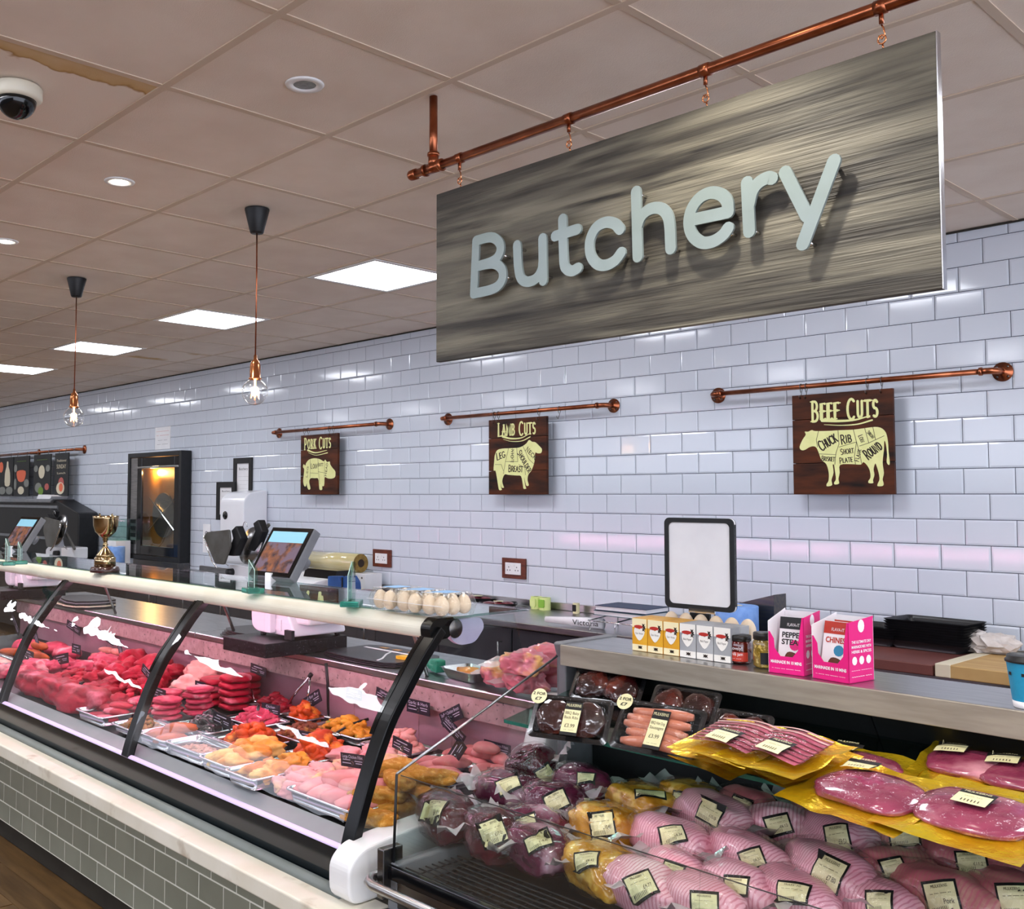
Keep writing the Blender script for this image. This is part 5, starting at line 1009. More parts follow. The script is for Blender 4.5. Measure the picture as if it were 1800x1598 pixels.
pieces('orange_fillet', 'orange_fillet', (.065, .034, .02), [(-1.2, .40, .02, 70), (-1.25, .41, .025, 60), (-1.3, .42, .02, 75), (-1.24, .46, .04, 55)], 'orange glazed fillet in the front tray', 'meat', 'orange fillets', 71, amp=.18)
# steaks and burgers
stk = blob(MB(), (0, 0, .009), (.056, .05, .0125), 5, .16, 1.2, 4, sq=.8).mesh('pork_steak', ['pink_meat'], True)
stk2 = blob(MB(), (0, 0, .013), (.062, .06, .0165), 8, .1, 1.4, 4, sq=.75).mesh('beef_burger', ['red_meat'], True)
n_ = 0
for si, (x, y, k) in enumerate([(-1.55, .55, 4), (-1.66, .62, 4), (-1.72, .52, 3), (-1.53, .68, 5)]):
    for q in range(k):
        o = link('pork_steak', stk, None, (x+.006*math.sin(q*3+si), y+.006*math.cos(q*2.3+si), DZ(y)+.012+q*.022), (.0, 0, q*1.1)); tag(o, 'round pink pork steak, '+ordn[q]+' from the bottom of '+['the stack nearest the black tray', 'the stack behind the glass pillar', 'the low front stack', 'the tall stack by the burgers'][si], 'steak', 'stacks of round pork steaks')
for si, (x, y, k) in enumerate([(-1.50, .83, 5), (-1.64, .82, 4), (-1.58, .93, 4)]):
    for q in range(k):
        o = link('beef_burger', stk2, None, (x+.004*math.sin(q*2+si), y, DZ(y)+.006+q*.028)); tag(o, 'round red beef burger, '+ordn[q]+' from the bottom of '+['the stack beside the dark diced beef', 'the left stack', 'the stack at the back'][si], 'burger', 'stacks of red burgers')
gn(-1.76, .42, .24, .17, 'steel tray of red steaks behind the glass pillar')
pieces('beef_steak', 'red_meat', (.06, .035, .014), [(-1.7, .39, .015, 10), (-1.77, .40, .015, 30), (-1.72, .44, .03, 20), (-1.8, .45, .03, 0), (-1.74, .47, .045, 15)], 'red beef steak in the tray behind the pillar', 'steak', 'steaks by the pillar', 81)
# big red joints
pieces('beef_joint', 'red_meat', (.15, .075, .06), [(-2.0, .43, 0, 8), (-2.24, .43, 0, -5), (-2.48, .43, 0, 5)], 'large bright red beef joint along the front strip', 'beef joint', 'big joints at the front', 91, amp=.34, sub=4, sq=.85)
pieces('round_joint', 'red_meat', (.085, .075, .065), [(-2.08, .80, 0, 10), (-2.23, .86, .02, 60), (-2.36, .78, 0, 100), (-2.46, .88, .02, 30), (-2.28, .70, 0, 0)], 'round red beef joint in the middle of the counter', 'beef joint', 'round joints', 101, amp=.4, sub=4)
pieces('beef_chunk', 'red_meat', (.06, .045, .035), [(-1.88, .52, .01, 30), (-2.14, .54, .02, 70), (-2.38, .52, .01, 10), (-2.18, .63, .02, 120), (-2.36, .64, .02, 50), (-2.02, .74, .02, 20), (-2.16, .74, .05, 80), (-2.4, .7, .05, 10), (-2.1, .9, .04, 40), (-2.3, .93, .06, 0), (-2.62, .5, .01, 60), (-1.98, .52, .03, 100)], 'rough red beef chunk between the larger joints', 'beef chunk', 'beef chunks', 161, amp=.45, sub=4)
pieces('pork_joint', 'pale_pork', (.13, .075, .05), [(-1.86, .86, 0, 10), (-1.9, .93, .05, -10)], 'pale pork joint with fat near the back panel', 'pork joint', 'pale pork joints', 111, amp=.3, sub=4)
pieces('sliced_pork', 'pink_meat', (.09, .06, .04), [(-2.70, .74, 0, 30), (-2.85, .70, 0, 80), (-2.76, .86, .01, 0), (-2.62, .84, .02, 45), (-2.95, .6, 0, 20), (-2.8, .5, 0, 10), (-3.0, .45, 0, 60)], 'pink pork cut at the left part of the counter', 'pork', 'pink pork cuts at left', 121, amp=.42, sub=4)
pieces('pork_sausage', 'sausage', (.075, .018, .018), [(-2.72, .92, .03, 10), (-2.8, .93, .02, 0), (-2.86, .9, .03, 20), (-2.94, .92, .02, 5), (-2.78, .95, .055, 0), (-2.9, .95, .05, 12)], 'pale pork sausage lying by the back panel', 'sausage', 'sausages by the back panel', 131, amp=.06)
pieces('orange_sausage', 'orange_fillet', (.09, .024, .024), [(-3.2, .7, .02, 20), (-3.28, .72, .02, 0), (-3.36, .7, .02, 10), (-3.3, .75, .055, 5), (-3.44, .66, .02, 30)], 'orange seasoned sausage at far left', 'sausage', 'orange sausages', 141, amp=.08)
pieces('pork_belly', 'pink_meat', (.11, .06, .04), [(-3.2, .86, 0, 10), (-3.4, .88, 0, 0), (-3.6, .8, 0, 20)], 'pink pork belly piece in the far left corner', 'pork', 'pork belly at far left', 151)
gn(-3.3, .5, .34, .22, 'steel tray at the far left end of the counter'); heap(-3.3, .5, .3, .18, .03, 'pale_pork', 'pale cut pork in the far left tray', 77)
# price tags
M('tag_card', '#1f1b26', .5, c2='#26222e', ns=20); M('tag_ink', '#cfc8dc', .6)
TAGS = [(735, 1243, .955, 40, 24, 0, 'Garlic & Herb', 'price tag lettered Garlic & Herb at the back panel'), (793, 1258, .955, 40, 25, 27, 'Stuffed Chicken Breast', 'upper tilted price tag lettered Stuffed Chicken Breast'), (797, 1283, .945, 42, 22, -30, 'Stuffed Chicken Breast', 'lower tilted price tag lettered Stuffed Chicken Breast'), (801, 1325, .80, 42, 26, 52, '', 'steeply tilted dark price tag over the fillet tray'), (707, 1311, .72, 34, 22, -8, '', 'dark price tag over the breaded chicken'), (874, 1316, .962, 46, 22, 0, 'Small Chicken Fillets', 'price tag lettered Small Chicken Fillets in the back corner'), (620, 1337, .56, 42, 24, 6, 'Large Chicken Fillet', 'price tag lettered Large Chicken Fillet behind the end pillar'), (622, 1220, .96, 27, 19, 0, 'Chicken', 'price tag at the back panel above the yellow curry'), (674, 1222, .96, 26, 18, -10, 'Chicken', 'price tag at the back panel half behind the end pillar'),
 (548, 1231, .93, 34, 22, 28, 'Beef Stir Fry', 'tilted price tag lettered Beef Stir Fry beside the tongs'), (476, 1248, .82, 32, 21, 3, 'Chicken', 'price tag in the pale pink diced chicken'), (541, 1297, .68, 33, 22, 4, '', 'price tag in front of the brown beef strips'), (454, 1178, .965, 27, 17, -4, '', 'price tag under the nearer scale slab'), (390, 1266, .56, 31, 22, -4, '', 'dark price tag in the black glazed meat'), (352, 1208, .76, 18, 20, 0, '', 'small upright price tag among the burgers'), (280, 1219, .56, 22, 19, -2, '', 'dark price tag right of the middle pillar'), (258, 1182, .70, 18, 16, -22, '', 'tilted price tag on the round red joints'), (214, 1155, .86, 26, 14, -62, '', 'steep price tag between two round red joints'), (187, 1121, .965, 26, 13, -10, '', 'price tag on the back panel right of the far pillar'), (129, 1103, .965, 24, 14, -10, '', 'price tag on the back panel above the sausages'), (134, 1141, .80, 15, 17, 0, '', 'upright price tag in the pink pork'), (107, 1159, .64, 27, 18, 12, '', 'dark price tag behind the red diced beef tray'), (66, 1132, .72, 22, 13, -58, '', 'steep price tag beside the far pillar'), (48, 1151, .58, 22, 18, -3, '', 'dark price tag just right of the far pillar'), (27, 1096, .95, 18, 12, -40, '', 'price tag at the far left end of the counter')]
for px, py, y, wpx, hpx, ang, s_, lab in TAGS:
    c_ = onY(y, px, py); w_ = (onY(y, px+wpx/2, py)-onY(y, px-wpx/2, py)).x; h_ = onY(y, px, py-hpx/2).z-onY(y, px, py+hpx/2).z
    t = at('price_tag', lab, 'price tag', c_.x, c_.y, DZ(y)+.004, 0, 'black price tags in the counter'); zc = c_.z-DZ(y)-.004
    ca, sa = math.cos(R(ang)), math.sin(R(ang)); Uu, Vv = Vector((ca, 0, sa)), Vector((-sa, 0, ca)); O = Vector((0, 0, zc))
    cr = [O+Uu*(a_*w_/2)+Vv*(b_*h_/2) for a_, b_ in ((-1, -1), (1, -1), (1, 1), (-1, 1))]
    MB().add([q+Vector((0, d_, 0)) for d_ in (-.001, .001) for q in cr], [(0, 1, 2, 3), (7, 6, 5, 4), (0, 4, 5, 1), (1, 5, 6, 2), (2, 6, 7, 3), (3, 7, 4, 0)]).build('card', 'tag_card', t)
    MB().tube([(0, .003, 0), (0, .003, max(zc-h_*.2, .01))], .0009, 5).tube([(.006*math.cos(R(q)), -.002, zc-h_*.2+.006*math.sin(R(q))) for q in range(0, 360, 40)], .0008, 4, closed=True).build('wire', 'chrome', t)
    mb = MB()
    if s_: text(s_, O+Vv*(h_*.25)+Vector((0, -.0014, 0)), Uu, Vv, h_*.34, 'tag_ink', t, width=w_*min(.85, .07*len(s_)), mb=mb)
    else: stroke(mb, [(-w_*.28, h_*.26), (w_*.25, h_*.26)], h_*.07, O+Vector((0, -.0012, 0)), Uu, Vv, N0, .0002)
    for a_, b_, l_ in ((-.4, .02, .3), (-.42, -.22, .36), (.1, -.02, .3), (.14, -.18, .24)): stroke(mb, [(w_*a_, h_*b_), (w_*(a_+l_), h_*b_)], h_*.05, O+Vector((0, -.0012, 0)), Uu, Vv, N0, .0002)
    mb.build('lettering', 'tag_ink', t)
# serving tools
def tool(name, label, pts, mat='black_plastic', r_=.005, bowl=True):
    P = [onY(y, px, py) for px, py, y in pts]; b_ = P[0]; t = at(name, label, 'utensil', b_.x, b_.y, b_.z, 0, 'serving tools in the meat trays')
    MB().tube([q-b_ for q in P], [r_*.8]+[r_]*(len(P)-2)+[r_*1.1], 8).build('handle', mat, t, True)
    if bowl: blob(MB(), (0, 0, -.004), (.026, .018, .008), 5, 0, 1, 2).build('bowl', 'chrome', t, True)
tool('serving_spoon', 'upright black-handled spoon standing in the yellow curry', [(577, 1258, .92), (576, 1200, .93), (573, 1166, .935)], r_=.006)
tool('serving_spoon', 'black spoon lying across the yellow curry tray', [(590, 1289, .80), (615, 1274, .86), (648, 1264, .92)], r_=.005)
tool('serving_spoon', 'steel spoon with black grip in the pale pink diced chicken', [(444, 1284, .70), (449, 1262, .72), (455, 1240, .74)], 'steel_dark', .006)
tool('serving_spoon', 'thin black spoon across the orange peppers chicken', [(438, 1306, .52), (455, 1296, .58), (475, 1285, .64)], r_=.0035)
tool('serving_spoon', 'black-handled spoon in the brown herb tray', [(180, 1274, .40), (168, 1256, .40), (150, 1242, .42)], r_=.006)
tool('serving_spoon', 'thin steel spoon leaning in the dark red diced beef', [(447, 1230, .90), (440, 1205, .93), (426, 1178, .955)], 'chrome', .0028)
p = onY(.9, 497, 1250); t = at('meat_tongs', 'steel tongs leaning up from the orange pepper meat', 'utensil', p.x, p.y, p.z)
e_ = onY(.94, 545, 1188)-p; MB().tube([(0, 0, 0), e_*.5+Vector((0, 0, .006)), e_], .005, 6).build('arm', 'chrome', t, True); q_ = onY(.9, 541, 1224)-p; MB().tube([q_, (q_+e_)/2+Vector((.006, 0, 0)), e_], .005, 6).build('arm', 'chrome', t, True); MB().tube([e_*.97, e_*1.05], .009, 8).build('hinge', 'black_plastic', t, True)
# ---------------------------------------------------------------- packs in the chiller
def netmat(n, c, c2, c3, scale_=95, rough=.3):
    m = M(n, c, rough, c2=c2, ns=7, nd=5, c3=c3, ns3=5, lo3=.55, hi3=.7, coat=.5, bump=.3, bs=30); nt = m.node_tree; N = nt.nodes; L = nt.links; b = N['Principled BSDF']
    src = b.inputs['Base Color'].links[0].from_socket; tc = N.new('ShaderNodeTexCoord'); wv = N.new('ShaderNodeTexWave'); wv.inputs['Scale'].default_value = 38; wv.inputs['Distortion'].default_value = 1.2; wv.inputs['Detail'].default_value = 2; wv.inputs['Detail Scale'].default_value = .6
    L.new(tc.outputs['Object'], wv.inputs['Vector']); rp = N.new('ShaderNodeMapRange'); rp.inputs['From Min'].default_value = .55; rp.inputs['From Max'].default_value = .9; L.new(wv.outputs['Fac'], rp.inputs['Value'])
    sc = N.new('ShaderNodeMath'); sc.operation = 'MULTIPLY'; sc.inputs[1].default_value = .6; L.new(rp.outputs[0], sc.inputs[0])
    mx = N.new('ShaderNodeMix'); mx.data_type = 'RGBA'; L.new(sc.outputs[0], mx.inputs['Factor']); L.new(src, mx.inputs['A']); mx.inputs['B'].default_value = lin('#c05c74'); L.new(mx.outputs['Result'], b.inputs['Base Color']); return m
netmat('netted_pink', '#f2c0cc', '#e6a2b2', '#f8dfe2'); netmat('netted_dark', '#cc8684', '#a85c60', '#deb09e')
meat('beef_vac', '#5a1826', '#3c0e18', '#8a5a60', ns3=8, lo3=.6, hi3=.7, coat=.9, bump=.6, bs=14, rough=.2); meat('beef_vac_light', '#6d2c48', '#4f1a30', '#b08a98', ns3=8, lo3=.55, hi3=.68, coat=.9, bump=.6, bs=14, rough=.2)
meat('honey_joint', '#c8922c', '#a8701a', '#e0b95c', ns3=26, lo3=.5, hi3=.66, coat=.9, bump=.3, rough=.25); meat('ham_side', '#b86470', '#94404f', '#e0b0b0', ns3=12, coat=.8)
_lab = {}
def decal(mb, bv, c, n_, u, w_, h_, off, mi, nx=6, ny=4):
    n_ = n_.normalized(); u = (u-n_*u.dot(n_)).normalized(); v = n_.cross(u); V = []
    for j in range(ny+1):
        for i in range(nx+1):
            o = c+u*(w_*(i/nx-.5))+v*(h_*(j/ny-.5)); hit = bv.ray_cast(o+n_*.05, -n_)
            q = hit[0] if hit[0] is not None and (hit[0]-o).length < .03 else o-n_*.004
            V.append(q+n_*off)
    mb.add(V, [(j*(nx+1)+i, j*(nx+1)+i+1, (j+1)*(nx+1)+i+1, (j+1)*(nx+1)+i) for j in range(ny) for i in range(nx)], mi); return u, v
def decal_text(mb, bv, s_, c, n_, u, v, sz, off, mi, w_=None):
    vs_, F = text_mesh(s_); k = 1
    if w_ and vs_: k = w_/max(1e-5, (max(q.x for q in vs_)-min(q.x for q in vs_))*sz)
    V = []
    for q in vs_:
        o = c+u*(q.x*sz*k)+v*(q.y*sz); hit = bv.ray_cast(o+n_*.05, -n_); h_ = hit[0] if hit[0] is not None and (hit[0]-o).length < .03 else o; V.append(h_+n_*off)
    mb.add(V, F, mi)
def heap_at(px, py, base=.70, slope=.22):
    """point where the pixel's ray meets the sloping heap surface"""
    d = ray(px, py); t_ = (base+(CAM.y-.42)*slope-CAM.z)/(d.z-slope*d.y); return CAM+d*t_
def joint(px, py, mat, size, rz_, label, group, lab=None, lrot=0, lsize=(.06, .045), price='', seed=0, dz=0, sq=.75, amp=.2, film=True, tilt=(0, 0), name='packed_joint', cat='meat joint', sub=3):
    size = tuple(q*1.13 for q in size)
    c_ = heap_at(px, py)+Vector((0, 0, dz)); rot = Euler((R(tilt[0]), R(tilt[1]), R(rz_))); c_ = c_+(c_-CAM).normalized()*size[1]*.35
    t = at(name, label, cat, c_.x, c_.y, c_.z-size[2]*.5, 0, group); t.rotation_euler = rot
    mb = blob(MB(), (0, 0, size[2]*.5), size, seed, amp, 1.3, sub+1, sq=sq, flat=False); ob = mb.build('joint', mat, t, True)
    if mat == 'honey_joint': pass
    bv = bvh_of(mb); Mw = Matrix.Translation(t.location) @ rot.to_matrix().to_4x4(); Mi = Mw.inverted()
    lx, ly = lab or (px, py)
    o = Mi @ CAM; d = (Mi.to_3x3() @ ray(lx, ly)).normalized(); hit = bv.ray_cast(o, d)
    if hit[0] is not None:
        n_ = hit[1]; n_ = (n_.normalized()-d*.9).normalized(); uw = (_r2*math.cos(R(lrot))+_u2*math.sin(R(lrot))); u = Mi.to_3x3() @ uw
        l_ = MB(); u, v = decal(l_, bv, hit[0], n_, u, lsize[0]+.008, lsize[1]+.012, .0045, 0); decal(l_, bv, hit[0], n_, u, lsize[0], lsize[1], .006, 1)
        W, Hh = lsize
        decal_text(l_, bv, 'MULKERNS', hit[0]+v*(Hh*.38), n_, u, v, Hh*.16, .0068, 2, W*.55)
        decal_text(l_, bv, '-- --- ---- --', hit[0]+v*(Hh*.15), n_, u, v, Hh*.2, .0068, 2, W*.7); decal_text(l_, bv, '|||||||||', hit[0]-v*(Hh*.36)-u*W*.15, n_, u, v, Hh*.2, .0068, 2, W*.5)
        if price: decal_text(l_, bv, price, hit[0]-v*(Hh*.16)+u*W*.22, n_, u, v, Hh*.24, .0068, 2, W*.34)
        l_.build('label', ['ink_black', 'label_cream', 'ink'], t)
    if film:
        s2 = [q*1.07+.004 for q in size]; fb_ = blob(MB(), (0, 0, size[2]*.5), s2, seed+50, .10, 3.6, 3, sq=.8, flat=False)
        r_ = random.Random(seed)
        for sd in (-1, 1):
            V = []; w0 = size[1]*.8
            for i in range(5):
                for j in range(7):
                    q = j/6-.5; x_ = sd*(size[0]*.85+i*.017); V.append((x_+r_.uniform(-.003, .003), q*2*w0*(1+.08*i), size[2]*.5+r_.uniform(-.01, .01)+(.006*i)+math.sin(j*2.1+seed)*.006*i*.5))
            fb_.add(V, [(i*7+j, i*7+j+1, (i+1)*7+j+1, (i+1)*7+j) for i in range(4) for j in range(6)], 1)
        fb_.build('wrapper', ['film', 'film_milky'], t, True)
    return t
BJ = 'vacuum-packed dark beef joints'
joint(786, 1436, 'beef_vac', (.1, .06, .048), -28, 'dark beef joint nearest the glass corner of the chiller', BJ, (762, 1424), -24, (.058, .06), '£9.88', 1)
joint(868, 1466, 'beef_vac', (.09, .06, .05), -25, 'dark beef joint in the front row with a green-edged label', BJ, (866, 1462), 22, (.06, .055), '£12.05', 2)
joint(895, 1392, 'beef_vac_light', (.085, .055, .045), 10, 'dark marbled beef joint with a pale crumpled label', BJ, (893, 1378), 22, (.06, .034), '', 3)
joint(945, 1352, 'beef_vac', (.06, .05, .06), 30, 'dark beef joint standing upright at the back', BJ, (960, 1362), 30, (.045, .04), '', 4, tilt=(0, -25))
joint(1020, 1378, 'beef_vac_light', (.085, .05, .042), -15, 'marbled beef joint at the back right of the dark joints', BJ, (1030, 1368), -18, (.045, .025), '', 5)
joint(975, 1412, 'beef_vac_light', (.08, .055, .045), 15, 'purple beef joint with glossy film in the middle', BJ, (978, 1408), 25, (.055, .04), '', 6)
joint(935, 1450, 'beef_vac_light', (.075, .05, .04), 20, 'purple beef joint behind the front dark joints', BJ, (925, 1447), 20, (.05, .03), '', 7)
joint(948, 1490, 'beef_vac_light', (.09, .06, .045), -12, 'fatty purple beef joint at the front of the heap', BJ, (945, 1478), 22, (.06, .032), '£14.22', 8)
HJ = 'honey-glazed ham joints'
joint(1130, 1410, 'honey_joint', (.085, .06, .035), -14, 'yellow glazed ham joint at the back of the heap', HJ, (1143, 1396), -12, (.07, .03), '', 11, sq=.6)
joint(1062, 1455, 'honey_joint', (.08, .065, .05), -18, 'yellow glazed ham joint on top of the heap', HJ, (1058, 1449), 6, (.055, .05), '£10.41', 12, sq=.7)
joint(1060, 1530, 'honey_joint', (.09, .06, .045), -20, 'yellow glazed ham joint at the front of the heap', HJ, (1030, 1512), -8, (.055, .035), '£8.42', 13, sq=.7)
joint(1215, 1400, 'honey_joint', (.08, .05, .03), -10, 'yellow glazed ham joint in shadow below the shelf', HJ, (1200, 1404), -12, (.05, .025), '', 14, sq=.7)
GJ = 'netted gammon joints'
for i, (px, py, mt, sz, rz_, lb, lr, ls, pr, desc) in enumerate([
 (1255, 1440, 'netted_pink', (.11, .065, .055), -25, (1248, 1427), -18, (.06, .045), '£10.10', 'long pink netted gammon joint at the back beside the yellow joints'),
 (1180, 1480, 'netted_pink', (.105, .06, .052), -12, (1182, 1467), 4, (.05, .04), '£6.34', 'pink netted gammon joint right of the top yellow joint'),
 (1312, 1508, 'netted_pink', (.105, .05, .045), -18, (1322, 1510), 14, (.045, .038), '£6.51', 'pink netted gammon joint in the middle of the heap'),
 (1372, 1452, 'netted_pink', (.07, .05, .045), 25, (1368, 1450), 12, (.05, .035), '£6.12', 'small pink netted gammon joint behind the middle ones'),
 (1475, 1482, 'netted_pink', (.095, .065, .055), -35, (1472, 1474), -5, (.045, .06), '£8.51', 'pink netted gammon joint under the gold gammon packs'),
 (1462, 1545, 'netted_pink', (.11, .065, .058), -30, (1455, 1534), -28, (.058, .06), '£7.80', 'pink netted gammon joint nearest the camera with a spiral end'),
 (1130, 1562, 'netted_pink', (.1, .06, .05), -10, (1126, 1556), 22, (.055, .05), '£4.77', 'pink netted gammon joint at the front below the yellow joint'),
 (1192, 1535, 'netted_pink', (.08, .05, .042), -20, (1181, 1534), -18, (.045, .035), '', 'pink netted gammon joint behind the guard glass'),
 (1300, 1560, 'netted_pink', (.09, .052, .045), -12, (1293, 1557), -8, (.05, .03), '', 'pink netted gammon joint at the front centre'),
 (1400, 1578, 'netted_pink', (.1, .055, .045), -25, (1392, 1568), -18, (.06, .035), '', 'pink netted gammon joint at the front left of the spiral one'),
 (1590, 1482, 'netted_dark', (.09, .055, .048), -15, (1590, 1473), -10, (.055, .03), '', 'dark gammon joint in shadow under the shelf'),
 (1708, 1530, 'netted_dark', (.095, .06, .052), -12, (1708, 1515), -12, (.05, .04), '£11.2', 'dark netted gammon joint under the right gold pack'),
 (1660, 1580, 'netted_dark', (.095, .06, .052), -10, (1655, 1578), -4, (.055, .055), 'Pork', 'netted pork joint at the bottom edge with label Pork'),
 (1785, 1585, 'netted_dark', (.09, .06, .05), -10, (1783, 1582), -2, (.05, .05), '', 'netted joint in the bottom right corner'),
 (1575, 1535, 'netted_dark', (.075, .05, .045), 30, (1570, 1525), 10, (.04, .03), '', 'small dark netted joint between two larger ones'),
 (1312, 1418, 'netted_dark', (.07, .045, .04), -10, (1304, 1413), -12, (.05, .022), '', 'dark gammon joint in shadow behind the pink ones'),
 (1235, 1590, 'netted_pink', (.095, .055, .048), -15, (1238, 1588), -5, (.05, .035), '', 'pink netted joint cut by the bottom picture edge'),
 (1540, 1590, 'netted_pink', (.085, .05, .045), -15, (1545, 1585), -10, (.045, .035), '', 'pink netted joint at the bottom edge right of the spiral one'),
 (1445, 1425, 'netted_dark', (.07, .045, .04), -10, (1440, 1420), -10, (.04, .022), '', 'dark gammon joint in shadow below the bacon packs')]):
    joint(px, py, mt, sz, rz_, desc, GJ, lb, lr, ls, pr, 20+i, sq=.85, amp=.14)
# under layer that carries the heap
for i in range(16):
    x = .30+i*.125; y = .56+.1*(i % 3); b_ = blob(MB(), (0, 0, .03), (.08, .06, .04), 200+i, .12, 1.3, 2); ob = b_.build('packed_joint', 'netted_dark' if x > .75 else 'beef_vac', None, True, loc=(x, y, .605+(y-.44)*.172)); tag(ob, 'packed joint buried under the heap, '+(ordn+['thirteenth', 'fourteenth', 'fifteenth', 'sixteenth'])[i]+' from the left', 'meat joint', 'joints under the heap')
# gold backed packs on the glass shelf
M('gold_foil', '#f6d62a', .25, .75, c2='#e0b414', ns=9, bump=1.0, bs=30); meat('gammon', '#96405a', '#782c46', '#c88894', ns3=5, lo3=.6, hi3=.72, coat=.9, rough=.2, bump=.2, bs=8); meat('bacon', '#b45e70', '#9c465a', coat=.8, rough=.25); M('bacon_fat', '#d8b0ae', .3, c2='#cfa09f', ns=30, coat=.7)
GZ = GS+.0085; GZF = lambda y: GSF(y)+.0095
def sheet(mb, w_, d_, z_, seed, amp, nx=12, ny=10, mi=0, droop=0):
    V = []
    for j in range(ny+1):
        for i in range(nx+1):
            x_, y_ = w_*(i/nx-.5), d_*(j/ny-.5); e_ = max(abs(i/nx-.5), abs(j/ny-.5))*2
            zz = z_+noise.noise(Vector((x_*14+seed, y_*14, seed)))*amp*(.3+e_)+(amp*.5 if e_ > .95 else 0)-droop*max(0, -(j/ny-.5)-.3)
            V.append((x_+noise.noise(Vector((y_*20, seed, 1)))*.006, y_+noise.noise(Vector((x_*20, seed, 2)))*.006, max(zz, .001)))
    mb.add(V, [(j*(nx+1)+i, j*(nx+1)+i+1, (j+1)*(nx+1)+i+1, (j+1)*(nx+1)+i) for j in range(ny) for i in range(nx)], mi); return mb
def gold_pack(px, py, z_, rz_, kind, label, lpos, seed, w_=.2, d_=.22):
    d_r = ray(px, py); tg = math.tan(R(STILT)); t_ = (GS+.0095+z_-GZ+.012+(CAM.y-.64)*tg-CAM.z)/(d_r.z-tg*d_r.y); c_ = CAM+d_r*t_; t = at('gold_meat_pack', label, 'meat pack', c_.x, c_.y, c_.z-.012, R(rz_), 'gold-backed vacuum packs on the glass shelf'); t.rotation_euler = (Matrix.Rotation(R(STILT), 3, 'X') @ Matrix.Rotation(R(rz_), 3, 'Z')).to_euler()
    sheet(MB(), w_, d_, .006, seed, .006).build('foil', 'gold_foil', t, True)
    hw_, hd = w_*.38, d_*.29
    if kind == 'bacon':
        mb = MB(); n_ = 7
        for k in range(n_):
            y_ = -hd+.02+k*(2*hd-.03)/(n_-1); z0 = .012+.001*k
            P = [(-hw_+2*hw_*i/10, y_+.008*math.sin(i*.5+seed), z0+.006+.004*math.sin(math.pi*i/10)) for i in range(11)]
            r1 = MB(); r1.strip(P, .019, Vector((0, .99, -.1))); r1.strip([Vector(q)+Vector((0, .018, .0022)) for q in P], .0042, Vector((0, .99, -.1)), mi=1)
            r1.build('rasher', ['bacon', 'bacon_fat'], t, True)
        top = blob(MB(), (0, 0, .013), (hw_*1.02, hd*1.05, .012), seed, .05, 1, 3, sq=.6)
    else:
        top = blob(MB(), (0, 0, .014), (hw_*1.05, hd*1.05, .014), seed, .1, 1.2, 4, sq=.75); top.build('gammon_steak', 'gammon', t, True)
    bv = bvh_of(top); fl = blob(MB(), (0, 0, .013), (hw_*1.06, hd*1.1, .016), seed+9, .07, 3.5, 3, sq=.6); fl.build('film', 'film_clear', t, True)
    l_ = MB(); c0 = Vector((lpos[0]*w_, lpos[1]*d_, .03)); hit = bv.ray_cast(c0+Vector((0, 0, .1)), Vector((0, 0, -1))); c0 = hit[0] or c0; n_ = Vector((0, 0, 1)); u = Vector((math.cos(R(lpos[2])), math.sin(R(lpos[2])), 0)); v = n_.cross(u)
    off = .008; decal(l_, bv, c0+v*.012, n_, u, .062, .05, off, 0, 4, 3); decal(l_, bv, c0-v*.003, n_, u, .058, .042, off+.0012, 1, 4, 3)
    decal_text(l_, bv, 'MULKERNS', c0+v*.028, n_, u, v, .011, off+.0018, 1, .045); decal_text(l_, bv, '----- ---', c0+v*.006, n_, u, v, .01, off+.002, 2, .03); decal_text(l_, bv, '||||||', c0-v*.012, n_, u, v, .01, off+.002, 2, .03)
    l_.build('label', ['ink_black', 'label_cream', 'ink'], t)
gold_pack(1300, 1320, GZ, -16, 'bacon', 'gold bacon pack at the bottom of the left stack', (0, -.15, 0), 1, .2, .25); gold_pack(1385, 1335, GZ, -14, 'bacon', 'gold bacon pack at the bottom of the right stack', (0, -.15, 0), 2)
gold_pack(1300, 1312, GZ+.03, -12, 'bacon', 'gold bacon pack in the middle of the left stack', (0, -.15, 0), 3); gold_pack(1388, 1328, GZ+.03, -20, 'bacon', 'gold bacon pack in the middle of the right stack', (0, -.15, 0), 4)
gold_pack(1293, 1300, GZ+.06, -6, 'bacon', 'gold bacon pack on top of the left stack', (-.02, -.16, -4), 5); gold_pack(1378, 1318, GZ+.06, -8, 'bacon', 'gold bacon pack on top of the right stack', (.02, -.16, -3), 6)
gold_pack(1512, 1350, GZ, -6, 'gammon', 'gold gammon pack lying behind the large front one', (-.3, .2, 10), 7, .2, .22); gold_pack(1530, 1392, GZ+.03, -10, 'gammon', 'gold pack with one large gammon steak, left of two', (-.26, .26, 12), 8, .25, .25)
gold_pack(1705, 1345, GZ, 2, 'gammon', 'gold gammon pack at the back right of the shelf', (-.2, .1, 5), 9, .2, .22); gold_pack(1715, 1430, GZ+.03, -6, 'gammon', 'gold pack with one large gammon steak, right of two', (-.02, .02, 4), 10, .26, .27); gold_pack(1800, 1365, GZ, 4, 'gammon', 'gold gammon pack cut by the right picture edge', (-.2, .1, 5), 11, .2, .22)
